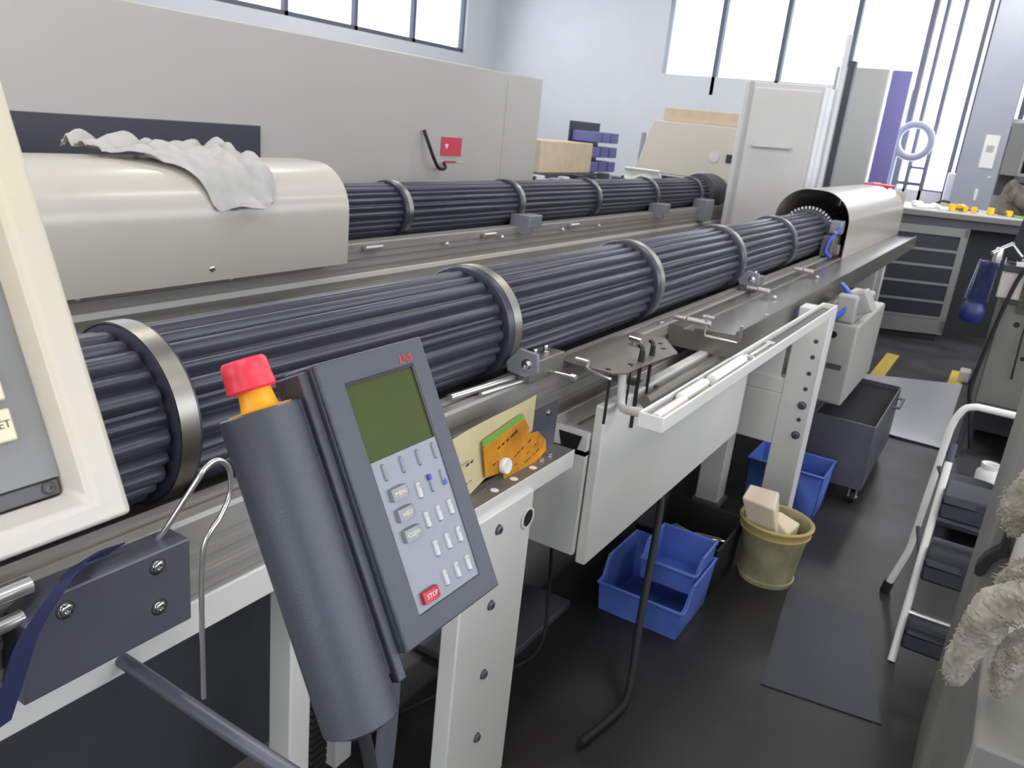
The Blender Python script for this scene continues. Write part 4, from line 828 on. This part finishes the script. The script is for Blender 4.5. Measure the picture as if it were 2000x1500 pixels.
rb(-.02, 2.2, -.03, .85, 1.165, 1.20).build('top', 'bench_top', bn, .003); rb(-.02, 2.2, -.035, -.028, 1.14, 1.185).build('edge_strip', 'bench_side', bn); rb(.0, 2.2, .02, .05, 1.06, 1.16).build('apron', 'dark_grey', bn)
rb(.705, 2.15, .42, .46, 0, 1.06).build('back_panel', 'black', bn); rb(2.1, 2.18, .0, .8, 0, 1.165).build('leg', 'rack_grey', bn); rb(.0, .06, .55, .8, 0, 1.165).build('leg', 'rack_grey', bn)
def on_bench(u, d, lx, ly, h, m, nm, lab, cat, grp=None, r=None):
    g = rb(u, u + lx, d, d + ly, 1.20, 1.20 + h); o = g.build(nm, m, None, min(lx, ly, h) * .3, 3, loc=tuple(rf(u, d, 1.2))); tag(o, lab, cat, grp)
ORD = ['first', 'second', 'third', 'fourth', 'fifth', 'sixth', 'seventh', 'eighth', 'ninth']
for k, (u, d, lx, ly, h) in enumerate(((.20, .05, .10, .08, .03), (.30, .10, .09, .06, .035), (.41, .05, .08, .07, .03), (.24, .22, .09, .08, .05), (.40, .2, .07, .07, .045))):
    on_bench(u, d, lx, ly, h, 'plastic_white', 'white_part', ['flat white plastic part nearest the left end of the white bench top', 'white plastic block second along the front of the bench top', 'white plastic part nearest the yellow clamps at the bench front', 'taller white block behind the leftmost bench parts', 'small white cube behind the bench parts next to the pliers'][k], 'plastic part', 'white parts at the left end of the bench')
def clampy(u, d, ang, lab, L=.16):
    c, s_ = math.cos(ang), math.sin(ang); fr = lambda p: rf(u + p.x * c - p.y * s_, d + p.x * s_ + p.y * c, 1.2 + p.z)
    root = thing('bar_clamp', lab, 'clamp', tuple(rf(u, d, 1.2)), 'yellow clamps on the bench')
    G().bx(0, L, -.012, .012, .015, .03, fr).build('bar', 'dark_grey', root); G().bx(-.01, .045, -.02, .02, 0, .065, fr).build('jaw', 'yellow_plastic', root, .008); G().bx(L - .06, L - .01, -.022, .022, 0, .055, fr).build('jaw', 'yellow_plastic', root, .008); G().bx(.05, .08, -.012, .012, .0, .016, fr).build('grip', 'yellow_plastic', root, .004)
clampy(.50, .06, .35, 'yellow bar clamp leftmost of those lying on the white bench top', .2); clampy(.60, .16, -.5, 'yellow bar clamp crossing behind the leftmost clamp on the bench', .18); clampy(.86, .10, .05, 'yellow bar clamp at the right end of the clamps on the bench', .22)
g = G(); g.tube(bez([tuple(rf(.42, .3, 1.21)), tuple(rf(.46, .28, 1.24)), tuple(rf(.52, .3, 1.27)), tuple(rf(.60, .33, 1.26))]), .012, 8); g.tube([tuple(rf(.47, .28, 1.20)), tuple(rf(.48, .28, 1.25))], .012, 8); tag(g.build('pliers', 'black', None, loc=tuple(rf(.45, .3, 1.2))), 'black hand pliers standing between the white parts and the yellow clamps', 'pliers')
on_bench(1.08, .08, .14, .05, .02, 'green_plastic', 'file_handle', 'green handled file lying right of the yellow clamps', 'file')
on_bench(.70, .3, .04, .04, .06, 'plastic_white', 'small_jar', 'small white jar standing behind the yellow clamps', 'jar')
on_bench(.56, .36, .05, .05, .06, 'cardboard', 'small_box', 'small tan box standing behind the leftmost yellow clamp', 'box')
# dirty vise like casting on the bench
vs_ = thing('bench_vise', 'large dirty cast bench vise at the right end of the bench', 'vise', tuple(rf(1.2, .35, 1.2)))
def lump(c, r, sc, m, nm, seed):
    g = G(); nu, nv = 22, 14; vv = []
    for i in range(nu):
        for j in range(nv + 1):
            a = 2 * math.pi * i / nu; b = math.pi * j / nv; d = Vector((math.sin(b) * math.cos(a), math.sin(b) * math.sin(a), math.cos(b))); w = r * (1 + .22 * noise.noise(d * 1.7 + Vector((seed, 0, 0))))
            vv.append(Vector(c) + Vector((d.x * sc[0], d.y * sc[1], d.z * sc[2])) * w)
    g.add(vv, [(i * (nv + 1) + j, ((i + 1) % nu) * (nv + 1) + j, ((i + 1) % nu) * (nv + 1) + j + 1, i * (nv + 1) + j + 1) for i in range(nu) for j in range(nv)]); return g.build(nm, m, vs_, ang=50)
lump(rf(1.26, .27, 1.38), .15, (1, 1, .85), 'dirty_cast', 'head', 2); lump(rf(1.12, .30, 1.40), .09, (.9, .9, 1.3), 'dirty_cast', 'jaw', 4)
rb(1.05, 1.18, .26, .38, 1.20, 1.40).build('foot', 'dirty_cast', vs_, .02); rb(1.25, 1.5, .22, .44, 1.20, 1.27).build('base', 'dirty_cast', vs_, .02)
sf = thing('shelf_unit', 'pale metal shelf unit with dark edge standing above the bench vise', 'shelf', tuple(rf(1.0, .45, 1.5)))
rb(1.185, 2.1, .45, .8, 1.555, 1.585).build('board', 'rack_grey', sf, .003); rb(1.185, 2.1, .44, .46, 1.50, 1.555).build('edge', 'dark_visor', sf, .003); rb(1.185, 1.22, .45, .48, 1.36, 1.56).build('bracket', 'dark_visor', sf); rb(1.185, 2.1, .78, .80, 1.36, 2.0).build('back', 'dark_grey', sf)
rb(1.185, 1.21, .45, .8, 1.585, 2.0).build('side', 'rack_grey', sf); rb(1.345, 1.365, .45, .8, 1.585, 2.0).build('divider', 'rack_grey', sf); rb(1.185, 2.1, .45, .8, 2.0, 2.03).build('top', 'rack_grey', sf)
for a in (1.185, 2.05): rb(a, a + .04, .72, .8, 1.2, 1.36).build('upright', 'rack_grey', sf)
# notice and switch on the column
g = G().bx(X1 - .426, X1 - .4215, .435, .585, 1.60, 1.98); nb = g.build('notice_sheet', 'plastic_white', None, loc=(X1 - .424, .5, 1.8)); tag(nb, 'white printed notice pinned high on the square column', 'notice')
G().bx(X1 - .427, X1 - .426, .47, .55, 1.78, 1.86).build('print', 'panel_grey', nb)
tag(G().bx(X1 - .43, X1 - .4205, .515, .55, 1.21, 1.35).build('wall_switch', 'plastic_white', None, .004), 'narrow white switch plate on the square column', 'switch')
tag(G().lathe([(.014, 0), (.014, .006), (0, .008)], (X1 - .4205, .44, 1.50), (-1, 0, 0), 16).build('round_switch', 'plastic_white', None), 'small round white knob below the notice on the column', 'knob')
tag(G().bx(X1 - .2, X1 - .14, .81, .90, 0.0, 1.5).build('radiator_pipe', 'bench_top', None, .01), 'pale upright duct between the glazing and the square column', 'duct')
# bicycle-like round tube in front of glazing
g = G(); g.tube([(X1 - .3, 1.37 + .20 * math.cos(a * math.pi / 12), 1.83 + .20 * math.sin(a * math.pi / 12)) for a in range(24)], .048, 10, closed=True); g.cyl((X1 - .3, 1.545, 1.80), (X1 - .3, 1.545, 0.0), .022)
g.bx(X1 - .42, X1 - .18, 1.43, 1.66, 0, .02); tag(g.build('hose_reel', 'column_paint', None, loc=(X1 - .3, 1.4, 0)), 'pale grey ring shaped reel on a stand before the glazing', 'reel')
tag(G().bx(11.2, 11.26, 1.50, 1.72, 1.30, 2.6).bx(11.2, 11.26, 1.66, 1.72, 0, 1.3).bx(11.2, 11.26, 1.50, 1.56, 0, 1.3).build('violet_banner', 'violet', None, .003), 'tall violet panel standing left of the glazing', 'panel')
tag(G().bx(11.1, 11.5, 1.75, 2.35, 0, 2.6).build('partition', 'panel_grey', None, .004), 'plain grey partition between the pale cabinet and the violet panel', 'partition')
# tall cabinet at the end between the feeders
tc_ = thing('tall_cabinet', 'tall pale grey switch cabinet at the far end between the two feeders', 'cabinet', (8.3, 2.1, 0))
G().bx(8.0, 8.6, 1.75, 2.485, 0.0, 2.15).build('body', 'cabinet_grey', tc_, .006); G().bx(7.985, 8.0, 1.775, 2.38, .1, 2.10).build('door', 'cabinet_grey', tc_, .004); G().bx(7.992, 8.0, 2.40, 2.43, .0, 2.15).build('edge_strip', 'panel_grey', tc_)
g = G(); g.tube([(7.97, 1.95, 1.60), (7.95, 1.95, 1.59), (7.95, 2.3, 1.58), (7.97, 2.3, 1.60)], .012); g.build('handle', 'panel_grey', tc_)
tag(G().cyl((8.15, 1.67, 0), (8.15, 1.67, 2.6), .028).build('riser_pipe', 'bench_top', None), 'thick pale pipe rising beside the tall grey cabinet', 'pipe')
tag(G().bx(8.3, 8.4, 1.60, 1.66, 0, 2.4).build('dark_post', 'dark_grey', None), 'dark upright post right of the pale pipe', 'post')

# ------------------------------------------------------------------ machines and bench across the hall
ME = thing('machine_enclosure', 'big pale machine enclosure behind the second feeder with a red label', 'machine', (4.2, 4.4, 0))
G().bx(1.0, 6.52, 3.8, 5.3, 0, 1.95).build('housing', 'enclosure_paint', ME, .01)
G().bx(1.0, 3.35, 3.77, 3.8, 1.235, 1.42).build('window', 'dark_visor', ME, .004)
G().bx(5.95, 5.965, 3.792, 3.8, .2, 1.9).build('seam', 'panel_grey', ME)
rl = G().bx(5.10, 5.36, 3.793, 3.8, 1.285, 1.42).build('label', 'sticker_red', ME)
g = G(); g.prism([(5.14, 1.37), (5.165, 1.33), (5.19, 1.37)], 3.7915, 3.7935, lambda p, q, t: Vector((p, t, q))); g.build('label_mark', 'bench_top', rl)
g = G(); 
for k in range(9): g.bx(5.155 + k * .017, 5.167 + k * .017, 3.794, 3.8, 1.232, 1.246)
g.build('red_lettering', 'sticker_red', ME); G().bx(5.33, 5.41, 3.794, 3.8, 1.235, 1.243).build('tan_lettering', 'cardboard', ME)
g = G(); g.tube(bez([(4.86, 3.78, 1.46), (4.88, 3.74, 1.36), (4.92, 3.72, 1.27), (4.99, 3.72, 1.20), (5.08, 3.73, 1.20), (5.13, 3.78, 1.23)]), .013, 10); g.build('cable_loop', 'rubber', ME)
B2 = thing('workbench', 'cluttered grey workbench beyond the pale enclosure', 'workbench', (8.2, 4.4, 0))
G().bx(6.7, 9.7, 4.0, 4.9, 1.0, 1.045).build('top', 'column_paint', B2, .004); G().bx(6.8, 9.6, 4.1, 4.85, .3, 1.0).build('cabinet', 'dark_visor', B2, .004); G().bx(6.85, 9.55, 4.15, 4.8, 0, .3).build('plinth', 'dark_grey', B2)
random.seed(21)
tag(G().bx(7.55, 8.75, 4.35, 4.75, 1.09, 1.42).build('cardboard_box', 'cardboard', None, .01), 'open cardboard box on the cluttered grey workbench', 'box')
tag(G().bx(7.5, 8.8, 4.30, 4.78, 1.045, 1.09).build('tool_case', 'dark_grey', None, .008), 'dark flat tool case under the cardboard box', 'case')
for k in range(9):
    x = 6.9 + k * .30; y = 4.05 + random.random() * .12; w_ = random.uniform(.08, .16); h = random.uniform(.02, .07)
    tag(G().bx(x, x + w_, y, y + w_ * .8, 1.045, 1.045 + h).build('small_tool', random.choice(['dark_grey', 'bench_top', 'column_paint', 'dark_visor']), None, .008), 'small blurred tool, %s from the left along the front of the cluttered workbench' % ['first', 'second', 'third', 'fourth', 'fifth', 'sixth', 'seventh', 'eighth', 'last'][k], 'tool', 'small tools along the cluttered workbench')
tag(G().lathe([(.05, 0), (.055, .16), (.03, .22), (.02, .30), (0, .30)], (7.2, 4.4, 1.045), (0, 0, 1), 20).build('oil_bottle', 'dark_grey', None), 'dark oil bottle at the left end of the cluttered workbench', 'bottle')
tag(G().lathe([(.06, 0), (.06, .18), (.03, .25), (.03, .36), (0, .36)], (7.0, 4.5, 1.045), (0, 0, 1), 20).build('spray_bottle', 'bench_top', None), 'pale bottle beside the dark oil bottle on the cluttered workbench', 'bottle')
sc_ = thing('bin_rack', 'blue parts bins on a grey stand at the far end of the cluttered workbench', 'bin rack', (9.3, 4.6, 1.05))
for k in range(3):
    for j in range(3): G().bx(8.95 + k * .24, 9.15 + k * .24, 4.45, 4.75, 1.09 + j * .17, 1.21 + j * .17).build('bin', 'blue_bin', sc_, .008)
G().bx(8.92, 9.68, 4.75, 4.78, 1.045, 1.65).build('back_panel', 'dark_visor', sc_)
tag(G().cyl((9.62, 4.12, 1.045), (9.62, 4.12, 1.6), .03).build('grey_post', 'column_paint', None), 'upright grey post at the right end of the cluttered workbench', 'post')
g = G()
def bag(u, v):
    return (9.0 + .0 * u + .05 * math.sin(v * 3), 4.02 - .42 * u + .02 * math.sin(v * 9), 1.20 - .12 * v * (1 + .3 * math.sin(u * 9)))
g.sheet(bag, 20, 8, .02); tag(g.build('white_cloth', 'plastic_white', None, loc=(9.0, 3.8, 1.1)) , 'bright white cloth hanging on the beige machine corner', 'cloth')
BM = thing('lathe_machine', 'beige slanted machine cover behind the drum end of the second feeder', 'machine', (9.7, 3.3, 0))
g = G(); g.prism([(4.0, 1.165), (3.05, 1.165), (2.55, 1.11), (2.55, 1.75), (3.85, 1.75)], 9.2, 9.9, lambda p, q, t: Vector((t, p, q))); g.build('cover', 'beige_panel', BM, .01)
G().bx(9.25, 9.85, 2.6, 4.0, 0, .98).build('base', 'dark_grey', BM); G().bx(9.3, 9.85, 2.6, 3.95, .98, 1.12).build('gap', 'dark_visor', BM)
G().lathe([(.06, 0), (.06, .006), (0, .008)], (9.2, 3.06, 1.42), (-1, 0, 0), 24).build('dial', 'bench_top', BM); G().bx(9.19, 9.2, 2.83, 2.92, 1.37, 1.46).build('display', 'dark_visor', BM)
tag(G().bx(9.25, 9.8, 2.75, 3.75, 1.75, 1.9).build('flat_carton', 'cardboard', None, .01), 'flat cardboard carton on top of the beige machine cover', 'carton')
